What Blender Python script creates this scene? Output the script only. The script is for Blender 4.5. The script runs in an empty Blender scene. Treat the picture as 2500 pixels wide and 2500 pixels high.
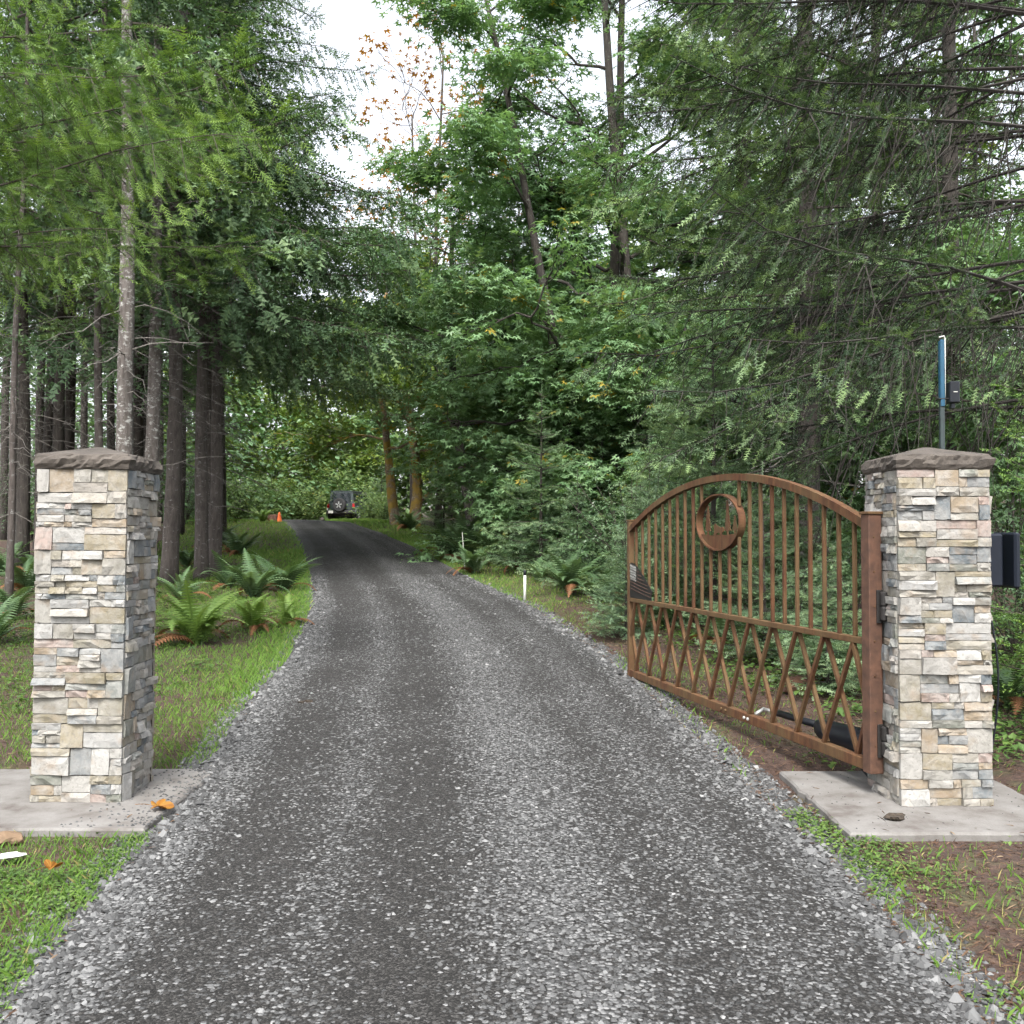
import bpy, math, random
import numpy as np
from math import radians, sin, cos, pi, sqrt
from mathutils import Vector, Matrix

S = bpy.context.scene
COL = S.collection
R = np.random.default_rng(7)
random.seed(7)

# ---------------------------------------------------------------- camera, sky, sun, exposure
CAM_H = 1.5
cam = bpy.data.cameras.new('camera'); cam.lens = 36.0; cam.sensor_width = 36.0
cam.clip_start = 0.05; cam.clip_end = 3000
camo = bpy.data.objects.new('camera', cam); COL.objects.link(camo)
camo.location = (0, 0, CAM_H); camo.rotation_euler = (radians(91.4), 0, 0)
S.camera = camo

SUN_EL, SUN_AZ = 55, 188           # azimuth clockwise from +Y (the view direction): high, behind the camera
world = bpy.data.worlds.new('World'); S.world = world; world.use_nodes = True
wn, wl = world.node_tree.nodes, world.node_tree.links
wn.clear()
sky = wn.new('ShaderNodeTexSky'); sky.sky_type = 'NISHITA'; sky.sun_disc = False
sky.sun_elevation = radians(SUN_EL); sky.sun_rotation = radians(SUN_AZ)
sky.air_density = 1.0; sky.dust_density = 4.0; sky.ozone_density = 1.0
hs = wn.new('ShaderNodeHueSaturation'); hs.inputs['Saturation'].default_value = 0.28
bg = wn.new('ShaderNodeBackground'); bg.inputs['Strength'].default_value = 0.15
wo = wn.new('ShaderNodeOutputWorld')
wl.new(sky.outputs[0], hs.inputs['Color']); wl.new(hs.outputs[0], bg.inputs['Color']); wl.new(bg.outputs[0], wo.inputs['Surface'])
sl = bpy.data.lights.new('sun', 'SUN'); sl.energy = 1.5; sl.angle = radians(18); sl.color = (1.0, 0.97, 0.92)
so = bpy.data.objects.new('sun', sl); COL.objects.link(so)
sd = Vector((sin(radians(SUN_AZ))*cos(radians(SUN_EL)), cos(radians(SUN_AZ))*cos(radians(SUN_EL)), sin(radians(SUN_EL))))
so.rotation_euler = (-sd).to_track_quat('-Z', 'Y').to_euler(); so.location = (0, -5, 30)
S.view_settings.view_transform = 'Standard'; S.view_settings.look = 'None'
S.view_settings.exposure = 1.8; S.view_settings.gamma = 1.0; S.view_settings.use_curve_mapping = False
S.render.engine = 'CYCLES'
S.cycles.use_denoising = True
S.cycles.max_bounces = 4; S.cycles.diffuse_bounces = 2; S.cycles.glossy_bounces = 2
S.cycles.transmission_bounces = 4; S.cycles.transparent_max_bounces = 4
S.cycles.use_adaptive_sampling = True; S.cycles.adaptive_threshold = 0.03
S.cycles.caustics_reflective = False; S.cycles.caustics_refractive = False

# ---------------------------------------------------------------- helpers: mesh buffers
def nrm(a):
    a = np.asarray(a, float)
    return a / np.maximum(np.linalg.norm(a, axis=-1, keepdims=True), 1e-9)

class Buf:
    """collects triangles / quads-as-triangles with a per-face tint and material index"""
    def __init__(s): s.V, s.T, s.C, s.M, s.n = [], [], [], [], 0
    def add(s, v, t, tint=0.5, mi=0):
        v = np.asarray(v, np.float32).reshape(-1, 3); t = np.asarray(t, np.int32).reshape(-1, 3)
        s.V.append(v); s.T.append(t + s.n); s.n += len(v)
        s.C.append(np.broadcast_to(np.asarray(tint, np.float32), (len(t),)).copy())
        s.M.append(np.full(len(t), mi, np.int32))
        return s
    def arr(s):
        return np.concatenate(s.V), np.concatenate(s.T), np.concatenate(s.C), np.concatenate(s.M)
    def mesh(s, name, mats, smooth=False):
        v, t, c, m = s.arr()
        me = bpy.data.meshes.new(name)
        me.vertices.add(len(v)); me.vertices.foreach_set('co', v.ravel())
        me.loops.add(len(t)*3); me.loops.foreach_set('vertex_index', t.ravel())
        me.polygons.add(len(t))
        me.polygons.foreach_set('loop_start', np.arange(0, len(t)*3, 3, dtype=np.int32))
        me.polygons.foreach_set('material_index', m)
        me.polygons.foreach_set('use_smooth', np.full(len(t), bool(smooth)))
        a = me.attributes.new('tint', 'FLOAT', 'FACE'); a.data.foreach_set('value', c)
        for k in (mats if isinstance(mats, (list, tuple)) else [mats]): me.materials.append(k)
        me.update(calc_edges=True)
        return me
    def build(s, name, mats, parent=None, smooth=False, **kw):
        return link(name, s.mesh(name, mats, smooth), parent, **kw)

def link(name, data, parent=None, loc=None, rot=None, scale=None, label=None, cat=None, group=None, kind=None):
    o = bpy.data.objects.new(name, data); COL.objects.link(o)
    if parent is not None: o.parent = parent
    if loc is not None: o.location = loc
    if rot is not None: o.rotation_euler = rot
    if scale is not None: o.scale = scale if hasattr(scale, '__len__') else (scale,)*3
    if label: o['label'] = label
    if cat: o['category'] = cat
    if group: o['group'] = group
    if kind: o['kind'] = kind
    return o
def thing(name, label, cat, loc=(0, 0, 0), rot=None, scale=None, group=None):
    return link(name, None, None, loc, rot, scale, label, cat, group)
def copy_tree(root, loc, rotz=0.0, scale=None, label=None, group=None, tilt=(0, 0)):
    c = root.copy(); COL.objects.link(c); c.location = loc; c.rotation_euler = (tilt[0], tilt[1], rotz)
    if scale is not None: c.scale = scale if hasattr(scale, '__len__') else (scale,)*3
    if label: c['label'] = label
    if group: c['group'] = group
    for ch in list(root.children):
        d = ch.copy(); COL.objects.link(d); d.parent = c
        for g in list(ch.children):
            e = g.copy(); COL.objects.link(e); e.parent = d
    return c

BOXT = np.array([[0,2,1],[0,3,2],[4,5,6],[4,6,7],[0,1,5],[0,5,4],[1,2,6],[1,6,5],[2,3,7],[2,7,6],[3,0,4],[3,4,7]])
def box_v(x0, x1, y0, y1, z0, z1):
    return np.array([[x0,y0,z0],[x1,y0,z0],[x1,y1,z0],[x0,y1,z0],[x0,y0,z1],[x1,y0,z1],[x1,y1,z1],[x0,y1,z1]], float)
def bevel_box(x0, x1, y0, y1, z0, z1, b=0.004):
    """box with chamfered edges, 44 triangles"""
    import bmesh
    bm = bmesh.new()
    vs = [bm.verts.new(p) for p in box_v(x0, x1, y0, y1, z0, z1)]
    for f in ((0,3,2,1),(4,5,6,7),(0,1,5,4),(1,2,6,5),(2,3,7,6),(3,0,4,7)): bm.faces.new([vs[i] for i in f])
    bmesh.ops.bevel(bm, geom=list(bm.edges), offset=b, segments=1, affect='EDGES', profile=0.5)
    bmesh.ops.triangulate(bm, faces=list(bm.faces))
    bm.verts.index_update()
    v = np.array([q.co[:] for q in bm.verts]); t = np.array([[q.index for q in f.verts] for f in bm.faces])
    bm.free()
    return v, t
def tube(pts, rad, sides=6, cap=True, squash=1.0):
    pts = np.asarray(pts, float); n = len(pts)
    rad = np.broadcast_to(np.asarray(rad, float), (n,))
    tan = nrm(np.gradient(pts, axis=0))
    ref = np.array([0, 0, 1.0]) if abs(tan[:, 2]).mean() < 0.8 else np.array([1.0, 0, 0])
    a = nrm(np.cross(np.broadcast_to(ref, tan.shape), tan)); b = np.cross(tan, a)
    th = np.arange(sides)*2*pi/sides
    v = pts[:, None] + rad[:, None, None]*(np.cos(th)[None, :, None]*a[:, None] + squash*np.sin(th)[None, :, None]*b[:, None])
    v = v.reshape(-1, 3)
    i = np.arange(n-1)[:, None]*sides; j = np.arange(sides)[None]; k = (j+1) % sides
    t = np.concatenate([np.stack([i+j, i+k, i+sides+k], -1).reshape(-1, 3), np.stack([i+j, i+sides+k, i+sides+j], -1).reshape(-1, 3)])
    if cap:
        v = np.concatenate([v, pts[:1], pts[-1:]]); c0, c1 = n*sides, n*sides+1
        j = np.arange(sides); k = (j+1) % sides
        t = np.concatenate([t, np.stack([np.full(sides, c0), k, j], -1), np.stack([np.full(sides, c1), (n-1)*sides+j, (n-1)*sides+k], -1)])
    return v, t
def bar(p, q, w, h, up=(0, 0, 1)):
    """square bar from p to q, w across, h along up"""
    p, q = np.asarray(p, float), np.asarray(q, float)
    d = nrm(q-p); s = nrm(np.cross(d, up)); u = np.cross(s, d)
    c = [(-w/2, -h/2), (w/2, -h/2), (w/2, h/2), (-w/2, h/2)]
    v = np.array([p+s*a+u*b for a, b in c] + [q+s*a+u*b for a, b in c])
    return v, BOXT
def inst(tv, tt, pos, xa, za, sc):
    """stack copies of a template: x axis along xa, z axis near za"""
    pos = np.asarray(pos, float); xa = nrm(xa); za = np.asarray(za, float)
    ya = nrm(np.cross(za, xa)); za = np.cross(xa, ya)
    sc = np.asarray(sc, float)
    if sc.ndim == 1: sc = np.repeat(sc[:, None], 3, 1)
    L = tv[None]*sc[:, None, :]
    v = pos[:, None] + L[..., 0:1]*xa[:, None] + L[..., 1:2]*ya[:, None] + L[..., 2:3]*za[:, None]
    t = tt[None] + (np.arange(len(pos))*len(tv))[:, None, None]
    return v.reshape(-1, 3), t.reshape(-1, 3)
def polyplate(poly, th):
    """extruded x-z outline, thickness th along y"""
    import bmesh
    bm = bmesh.new()
    f = bm.faces.new([bm.verts.new((x, -th/2, z)) for x, z in poly])
    r = bmesh.ops.extrude_face_region(bm, geom=[f])
    bmesh.ops.translate(bm, verts=[e for e in r['geom'] if isinstance(e, bmesh.types.BMVert)], vec=(0, th, 0))
    bmesh.ops.recalc_face_normals(bm, faces=list(bm.faces))
    bmesh.ops.triangulate(bm, faces=list(bm.faces))
    bm.verts.index_update()
    v = np.array([q.co[:] for q in bm.verts]); t = np.array([[q.index for q in g.verts] for g in bm.faces]); bm.free()
    return v, t
def vnoise(x, y, seed=0):
    x, y = np.asarray(x, float), np.asarray(y, float)
    xi, yi = np.floor(x).astype(np.int64), np.floor(y).astype(np.int64); fx, fy = x-xi, y-yi
    fx, fy = fx*fx*(3-2*fx), fy*fy*(3-2*fy)
    def h(a, b):
        n = (a*374761393 + b*668265263 + seed*982451653) & 0xffffffff
        n = ((n ^ (n >> 13))*1274126177) & 0xffffffff
        return ((n ^ (n >> 16)) & 0xffff)/65535.0
    return (h(xi, yi)*(1-fx)+h(xi+1, yi)*fx)*(1-fy) + (h(xi, yi+1)*(1-fx)+h(xi+1, yi+1)*fx)*fy
def fbm(x, y, seed=0, o=3):
    return sum(vnoise(np.asarray(x)*2**k, np.asarray(y)*2**k, seed+k)*0.5**k for k in range(o))/sum(0.5**k for k in range(o))

# ---------------------------------------------------------------- materials
def new_mat(name):
    m = bpy.data.materials.new(name); m.use_nodes = True
    nt = m.node_tree; b = nt.nodes['Principled BSDF']
    return m, nt, b
def node(nt, t, **kw):
    n = nt.nodes.new(t)
    for k, v in kw.items(): setattr(n, k, v)
    return n
def ramp(nt, fac, stops, interp='LINEAR'):
    r = node(nt, 'ShaderNodeValToRGB'); r.color_ramp.interpolation = interp
    e = r.color_ramp.elements
    while len(e) < len(stops): e.new(0.5)
    for q, (p, c) in zip(e, stops): q.position = p; q.color = (*c, 1) if len(c) == 3 else c
    nt.links.new(fac, r.inputs['Fac']); return r.outputs['Color']
def noise(nt, scale, detail=4, rough=0.55, coord='pos', vec=None):
    n = node(nt, 'ShaderNodeTexNoise'); n.inputs['Scale'].default_value = scale
    n.inputs['Detail'].default_value = detail; n.inputs['Roughness'].default_value = rough
    if vec is None:
        if coord == 'pos': vec = node(nt, 'ShaderNodeNewGeometry').outputs['Position']
        else: vec = node(nt, 'ShaderNodeTexCoord').outputs['Object']
    nt.links.new(vec, n.inputs['Vector']); return n
def mix(nt, fac, a, b, mode='MIX'):
    n = node(nt, 'ShaderNodeMix', data_type='RGBA', blend_type=mode)
    for key, v in ((0, fac), (6, a), (7, b)):
        if isinstance(v, (int, float)): n.inputs[key].default_value = v
        elif isinstance(v, tuple): n.inputs[key].default_value = (*v, 1)
        else: nt.links.new(v, n.inputs[key])
    return n.outputs[2]
def math_(nt, op, a, b=0.0, clamp=False):
    n = node(nt, 'ShaderNodeMath', operation=op); n.use_clamp = clamp
    for k, v in ((0, a), (1, b)):
        if isinstance(v, (int, float)): n.inputs[k].default_value = v
        else: nt.links.new(v, n.inputs[k])
    return n.outputs[0]
def bump(nt, b, h, strength=0.5, dist=0.01):
    n = node(nt, 'ShaderNodeBump'); n.inputs['Strength'].default_value = strength; n.inputs['Distance'].default_value = dist
    nt.links.new(h, n.inputs['Height']); nt.links.new(n.outputs[0], b.inputs['Normal'])
def attr(nt, name):
    return node(nt, 'ShaderNodeAttribute', attribute_name=name)

def leaf_mat(name, stops, rough=0.5, trans=0.3, vary=0.16, spec=0.3):
    """foliage colour from the per-face tint, a little different on every plant"""
    m, nt, b = new_mat(name)
    oi = node(nt, 'ShaderNodeObjectInfo')
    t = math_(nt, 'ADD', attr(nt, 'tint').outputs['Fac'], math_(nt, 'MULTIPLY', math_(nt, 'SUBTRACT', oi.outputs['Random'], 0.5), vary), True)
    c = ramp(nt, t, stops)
    nt.links.new(c, b.inputs['Base Color']); b.inputs['Roughness'].default_value = rough
    b.inputs['Specular IOR Level'].default_value = spec
    tr = node(nt, 'ShaderNodeBsdfTranslucent'); nt.links.new(mix(nt, 1.0, c, (1.15, 1.2, 0.6), 'MULTIPLY'), tr.inputs['Color'])
    ms = node(nt, 'ShaderNodeMixShader'); ms.inputs[0].default_value = trans
    nt.links.new(b.outputs[0], ms.inputs[1]); nt.links.new(tr.outputs[0], ms.inputs[2])
    nt.links.new(ms.outputs[0], nt.nodes['Material Output'].inputs['Surface'])
    return m
def plain(name, col, rough=0.6, metal=0.0, var=0.25, scale=14, bmp=0.0):
    m, nt, b = new_mat(name)
    n = noise(nt, scale)
    c2 = tuple(min(1, k*(1+var)) for k in col); c1 = tuple(k*(1-var) for k in col)
    nt.links.new(ramp(nt, n.outputs['Fac'], [(0.3, c1), (0.7, c2)]), b.inputs['Base Color'])
    b.inputs['Roughness'].default_value = rough; b.inputs['Metallic'].default_value = metal
    if bmp: bump(nt, b, n.outputs['Fac'], bmp, 0.01)
    return m

M = {}
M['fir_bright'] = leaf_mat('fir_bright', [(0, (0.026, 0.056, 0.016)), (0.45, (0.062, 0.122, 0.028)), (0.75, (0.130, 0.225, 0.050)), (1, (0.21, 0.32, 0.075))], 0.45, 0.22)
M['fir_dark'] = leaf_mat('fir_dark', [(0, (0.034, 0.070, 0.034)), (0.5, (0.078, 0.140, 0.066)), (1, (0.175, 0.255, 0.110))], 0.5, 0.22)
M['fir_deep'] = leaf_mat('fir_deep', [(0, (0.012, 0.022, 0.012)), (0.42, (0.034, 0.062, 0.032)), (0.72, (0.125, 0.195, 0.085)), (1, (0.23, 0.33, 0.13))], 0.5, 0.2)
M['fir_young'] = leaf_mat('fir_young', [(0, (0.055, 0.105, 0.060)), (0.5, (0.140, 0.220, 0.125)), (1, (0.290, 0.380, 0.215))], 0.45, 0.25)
M['maple'] = leaf_mat('maple', [(0, (0.050, 0.108, 0.044)), (0.5, (0.120, 0.215, 0.100)), (0.97, (0.205, 0.320, 0.160)), (1, (0.30, 0.24, 0.04))], 0.42, 0.35)
M['maple_yellow'] = leaf_mat('maple_yellow', [(0, (0.050, 0.090, 0.020)), (0.5, (0.12, 0.19, 0.040)), (0.85, (0.22, 0.27, 0.060)), (1, (0.45, 0.25, 0.03))], 0.45, 0.4)
M['autumn'] = leaf_mat('autumn', [(0, (0.20, 0.085, 0.02)), (0.5, (0.34, 0.15, 0.025)), (1, (0.24, 0.20, 0.05))], 0.5, 0.4)
M['shrub'] = leaf_mat('shrub', [(0, (0.020, 0.045, 0.018)), (0.5, (0.050, 0.100, 0.040)), (1, (0.12, 0.19, 0.09))], 0.32, 0.22, spec=0.5)
M['wood_far'] = leaf_mat('wood_far', [(0, (0.050, 0.090, 0.030)), (0.5, (0.105, 0.175, 0.060)), (0.9, (0.20, 0.26, 0.085)), (1, (0.34, 0.28, 0.06))], 0.5, 0.35)
M['fern'] = leaf_mat('fern', [(0, (0.060, 0.115, 0.028)), (0.5, (0.125, 0.210, 0.050)), (1, (0.21, 0.30, 0.080))], 0.45, 0.3, 0.5)
M['fern_dark'] = leaf_mat('fern_dark', [(0, (0.040, 0.075, 0.035)), (0.5, (0.080, 0.140, 0.062)), (1, (0.15, 0.225, 0.105))], 0.4, 0.25, 0.5)
M['fern_dead'] = leaf_mat('fern_dead', [(0, (0.10, 0.045, 0.02)), (1, (0.22, 0.10, 0.045))], 0.7, 0.2)
M['grass'] = leaf_mat('grass', [(0, (0.045, 0.090, 0.018)), (0.45, (0.095, 0.185, 0.032)), (0.85, (0.155, 0.255, 0.05)), (1, (0.30, 0.26, 0.11))], 0.5, 0.3)
M['weed'] = leaf_mat('weed', [(0, (0.030, 0.062, 0.018)), (0.5, (0.070, 0.130, 0.032)), (1, (0.15, 0.22, 0.055))], 0.45, 0.3)
M['litter'] = leaf_mat('litter', [(0, (0.028, 0.016, 0.011)), (0.5, (0.085, 0.047, 0.028)), (0.85, (0.17, 0.115, 0.068)), (1, (0.28, 0.23, 0.15))], 0.75, 0.1)
M['twig'] = plain('twig', (0.050, 0.041, 0.034), 0.9)
M['twig_dark'] = plain('twig_dark', (0.020, 0.017, 0.014), 0.95, var=0.4)
M['twig_grey'] = plain('twig_grey', (0.10, 0.092, 0.082), 0.9, var=0.5)

def bark_mat(name, c0, c1, lichen, amount, sc=9.0, moss=None):
    m, nt, b = new_mat(name)
    tc = node(nt, 'ShaderNodeTexCoord'); mp = node(nt, 'ShaderNodeMapping'); mp.inputs['Scale'].default_value = (1, 1, 0.28)
    nt.links.new(tc.outputs['Object'], mp.inputs['Vector'])
    n1 = noise(nt, sc*2, 5, 0.65, vec=mp.outputs[0])
    c = ramp(nt, n1.outputs['Fac'], [(0.3, c0), (0.72, c1)])
    oi = node(nt, 'ShaderNodeObjectInfo')
    mp2 = node(nt, 'ShaderNodeMapping'); mp2.inputs['Scale'].default_value = (1, 1, 1.7)
    nt.links.new(tc.outputs['Object'], mp2.inputs['Vector'])
    n2 = noise(nt, sc, 4, 0.7, vec=mp2.outputs[0])
    f = ramp(nt, n2.outputs['Fac'], [(0.62-amount, (0, 0, 0)), (0.72-amount, (1, 1, 1))])
    c = mix(nt, f, c, lichen)
    if moss:
        n3 = noise(nt, 2.2, 4, 0.6, vec=tc.outputs['Object'])
        c = mix(nt, ramp(nt, n3.outputs['Fac'], [(0.44, (0, 0, 0)), (0.56, (1, 1, 1))]), c, moss)
    nt.links.new(c, b.inputs['Base Color']); b.inputs['Roughness'].default_value = 0.9
    bump(nt, b, n1.outputs['Fac'], 0.9, 0.03)
    return m
M['bark_pale'] = bark_mat('bark_pale', (0.050, 0.041, 0.035), (0.13, 0.115, 0.104), (0.30, 0.30, 0.28), 0.09)
M['bark_grey'] = bark_mat('bark_grey', (0.036, 0.029, 0.025), (0.092, 0.078, 0.069), (0.20, 0.20, 0.19), 0.03)
M['bark_dark'] = bark_mat('bark_dark', (0.017, 0.014, 0.012), (0.055, 0.046, 0.038), (0.11, 0.115, 0.10), 0.02)
M['bark_moss'] = bark_mat('bark_moss', (0.09, 0.06, 0.04), (0.25, 0.19, 0.14), (0.42, 0.38, 0.33), 0.06, moss=(0.26, 0.17, 0.03))

# ground: bare reddish soil, needle litter and moss green, in patches
m, nt, b = new_mat('forest_soil')
n1 = noise(nt, 0.55, 4, 0.6); n2 = noise(nt, 22, 5, 0.7); n3 = noise(nt, 3.1, 4, 0.65)
soil = ramp(nt, n2.outputs['Fac'], [(0.28, (0.018, 0.010, 0.007)), (0.55, (0.052, 0.028, 0.019)), (0.8, (0.12, 0.076, 0.050))])
gr = ramp(nt, n2.outputs['Fac'], [(0.3, (0.026, 0.040, 0.012)), (0.7, (0.075, 0.105, 0.028))])
c = mix(nt, ramp(nt, math_(nt, 'ADD', math_(nt, 'MULTIPLY', n1.outputs['Fac'], 0.6), math_(nt, 'MULTIPLY', n3.outputs['Fac'], 0.4)), [(0.52, (0, 0, 0)), (0.66, (0.8,)*3)]), soil, gr)
nt.links.new(c, b.inputs['Base Color']); b.inputs['Roughness'].default_value = 0.95; bump(nt, b, n2.outputs['Fac'], 0.8, 0.03)
M['soil'] = m

# gravel sheet: dark fines with lighter chips, loose bands and packed wheel tracks follow the lane
m, nt, b = new_mat('gravel_bed')
lat = attr(nt, 'lat').outputs['Fac']
geo = node(nt, 'ShaderNodeNewGeometry')
dens = ramp(nt, lat, [(0.0, (0.9,)*3), (0.07, (0.65,)*3), (0.13, (0.12,)*3), (0.22, (0.22,)*3), (0.29, (0.45,)*3), (0.37, (0.10,)*3), (0.46, (0.16,)*3), (0.56, (0.80,)*3), (0.66, (0.62,)*3), (0.74, (0.22,)*3), (0.84, (0.5,)*3), (0.91, (0.2,)*3), (1.0, (0.85,)*3)])
nl = noise(nt, 0.9, 3, 0.6)
dens = math_(nt, 'ADD', dens, math_(nt, 'MULTIPLY', math_(nt, 'SUBTRACT', nl.outputs['Fac'], 0.5), 0.7))
v1 = node(nt, 'ShaderNodeTexVoronoi'); v1.inputs['Scale'].default_value = 62; nt.links.new(geo.outputs['Position'], v1.inputs['Vector'])
v2 = node(nt, 'ShaderNodeTexVoronoi'); v2.inputs['Scale'].default_value = 120; nt.links.new(geo.outputs['Position'], v2.inputs['Vector'])
sx = node(nt, 'ShaderNodeSeparateColor'); nt.links.new(v1.outputs['Color'], sx.inputs[0])
sx2 = node(nt, 'ShaderNodeSeparateColor'); nt.links.new(v2.outputs['Color'], sx2.inputs[0])
fines = ramp(nt, sx2.outputs[0], [(0.1, (0.010, 0.0096, 0.0092)), (0.6, (0.020, 0.0192, 0.018)), (0.95, (0.052, 0.050, 0.048))])
chips = ramp(nt, sx.outputs[1], [(0.0, (0.035, 0.035, 0.035)), (0.5, (0.080, 0.081, 0.081)), (1.0, (0.20, 0.20, 0.199))])
isch = math_(nt, 'LESS_THAN', sx.outputs[0], dens)
c = mix(nt, isch, fines, chips)
c = mix(nt, math_(nt, 'MULTIPLY', isch, ramp(nt, v1.outputs['Distance'], [(0.5, (0, 0, 0)), (0.8, (1, 1, 1))])), c, (0.018, 0.0175, 0.017))
nt.links.new(c, b.inputs['Base Color']); b.inputs['Roughness'].default_value = 0.95; b.inputs['Specular IOR Level'].default_value = 0.25
hgt = math_(nt, 'ADD', math_(nt, 'MULTIPLY', isch, math_(nt, 'SUBTRACT', 1.0, v1.outputs['Distance'])), math_(nt, 'MULTIPLY', v2.outputs['Distance'], -0.4))
bump(nt, b, hgt, 0.8, 0.012)
M['gravel'] = m
M['chip'] = leaf_mat('gravel_chip', [(0, (0.026, 0.026, 0.026)), (0.5, (0.080, 0.081, 0.081)), (0.85, (0.17, 0.171, 0.17)), (1, (0.28, 0.277, 0.268))], 0.8, 0.0)

# split-face ledge stone: each stone takes one of the quarry colours
m, nt, b = new_mat('ledge_stone')
oi = node(nt, 'ShaderNodeObjectInfo')
pal = [(0.33, 0.31, 0.27), (0.38, 0.36, 0.325), (0.26, 0.235, 0.18), (0.205, 0.21, 0.19), (0.32, 0.29, 0.24), (0.13, 0.15, 0.16), (0.35, 0.265, 0.225), (0.24, 0.205, 0.135),
       (0.36, 0.335, 0.295), (0.175, 0.18, 0.145), (0.29, 0.245, 0.165), (0.34, 0.33, 0.31), (0.22, 0.225, 0.22), (0.30, 0.235, 0.16), (0.34, 0.305, 0.26), (0.40, 0.385, 0.355), (0.25, 0.23, 0.19), (0.155, 0.17, 0.175)]
c = ramp(nt, oi.outputs['Random'], [(k/len(pal), tuple(q*w for q, w in zip(p, (0.66, 0.675, 0.69)))) for k, p in enumerate(pal)], 'CONSTANT')
ofs = node(nt, 'ShaderNodeVectorMath', operation='ADD'); nt.links.new(node(nt, 'ShaderNodeNewGeometry').outputs['Position'], ofs.inputs[0])
sv = node(nt, 'ShaderNodeVectorMath', operation='SCALE'); sv.inputs[0].default_value = (37, 11, 53); nt.links.new(oi.outputs['Random'], sv.inputs['Scale']); nt.links.new(sv.outputs[0], ofs.inputs[1])
na = noise(nt, 11, 5, 0.65, vec=ofs.outputs[0]); nb = noise(nt, 55, 4, 0.7, vec=ofs.outputs[0]); nc = noise(nt, 7, 3, 0.6, vec=ofs.outputs[0])
c = mix(nt, ramp(nt, na.outputs['Fac'], [(0.40, (0, 0, 0)), (0.66, (0.6,)*3)]), c, (0.29, 0.28, 0.26))
c = mix(nt, ramp(nt, nc.outputs['Fac'], [(0.55, (0, 0, 0)), (0.72, (0.55,)*3)]), c, (0.19, 0.135, 0.085))
c = mix(nt, ramp(nt, nb.outputs['Fac'], [(0.28, (0.8,)*3), (0.46, (0, 0, 0))]), c, (0.13, 0.12, 0.105))
nt.links.new(c, b.inputs['Base Color']); b.inputs['Roughness'].default_value = 0.85
bump(nt, b, math_(nt, 'ADD', na.outputs['Fac'], math_(nt, 'MULTIPLY', nb.outputs['Fac'], 0.4)), 0.7, 0.012)
M['stone'] = m
M['mortar'] = plain('mortar', (0.10, 0.095, 0.085), 0.95)
m, nt, b = new_mat('cap_stone')
n1 = noise(nt, 6, 6, 0.65); n2 = noise(nt, 40, 4, 0.7)
c = ramp(nt, n1.outputs['Fac'], [(0.3, (0.040, 0.033, 0.027)), (0.6, (0.078, 0.066, 0.055)), (0.8, (0.125, 0.110, 0.095))])
c = mix(nt, ramp(nt, n2.outputs['Fac'], [(0.3, (0.6,)*3), (0.5, (0, 0, 0))]), c, (0.03, 0.026, 0.022))
nt.links.new(c, b.inputs['Base Color']); b.inputs['Roughness'].default_value = 0.9; bump(nt, b, n1.outputs['Fac'], 0.7, 0.03)
M['cap'] = m
m, nt, b = new_mat('concrete_pad')
n1 = noise(nt, 3.5, 6, 0.65); n2 = noise(nt, 90, 3, 0.7)
c = ramp(nt, n1.outputs['Fac'], [(0.30, (0.065, 0.052, 0.045)), (0.46, (0.130, 0.122, 0.113)), (0.72, (0.192, 0.186, 0.177))])
c = mix(nt, ramp(nt, n2.outputs['Fac'], [(0.3, (0.6,)*3), (0.48, (0, 0, 0))]), c, (0.11, 0.10, 0.09))
nt.links.new(c, b.inputs['Base Color']); b.inputs['Roughness'].default_value = 0.9; bump(nt, b, n2.outputs['Fac'], 0.35, 0.005)
M['concrete'] = m
# weathered rust with streaks down the steel
m, nt, b = new_mat('rusty_steel')
tc = node(nt, 'ShaderNodeTexCoord'); mp = node(nt, 'ShaderNodeMapping'); mp.inputs['Scale'].default_value = (1, 1, 0.18)
nt.links.new(tc.outputs['Object'], mp.inputs['Vector'])
n1 = noise(nt, 22, 5, 0.65, vec=mp.outputs[0]); n2 = noise(nt, 5, 4, 0.6); n3 = noise(nt, 160, 2, 0.6); oi = node(nt, 'ShaderNodeObjectInfo')
c = ramp(nt, n1.outputs['Fac'], [(0.28, (0.034, 0.014, 0.008)), (0.5, (0.080, 0.035, 0.016)), (0.75, (0.135, 0.066, 0.029))])
c = mix(nt, math_(nt, 'MULTIPLY', ramp(nt, math_(nt, 'ADD', n2.outputs['Fac'], math_(nt, 'MULTIPLY', oi.outputs['Random'], 0.25)), [(0.48, (0, 0, 0)), (0.72, (1, 1, 1))]), 0.55), c, (0.105, 0.078, 0.036))
c = mix(nt, ramp(nt, n3.outputs['Fac'], [(0.3, (0.5,)*3), (0.5, (0, 0, 0))]), c, (0.07, 0.03, 0.02))
nt.links.new(c, b.inputs['Base Color']); b.inputs['Roughness'].default_value = 0.85; b.inputs['Specular IOR Level'].default_value = 0.25
bump(nt, b, n3.outputs['Fac'], 0.2, 0.002)
M['rust'] = m
M['rust_dark'] = plain('rust_dark', (0.060, 0.030, 0.020), 0.75, 0.1, 0.4, 30, 0.2)
M['rust_shaded'] = plain('rust_shaded', (0.072, 0.034, 0.020), 0.8, 0.0, 0.35, 18, 0.2)  # darker copy of the gate rust, shade on the hinge post put into its colour
M['black_metal'] = plain('black_metal', (0.018, 0.016, 0.015), 0.55, 0.2, 0.4, 40)
M['galv'] = plain('galvanised', (0.5, 0.5, 0.48), 0.45, 0.5, 0.15, 30)
M['black_plastic'] = plain('black_plastic', (0.012, 0.014, 0.018), 0.35, 0.0, 0.2)
M['box_navy'] = plain('box_navy', (0.008, 0.011, 0.018), 0.5, 0.0, 0.15)
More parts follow.
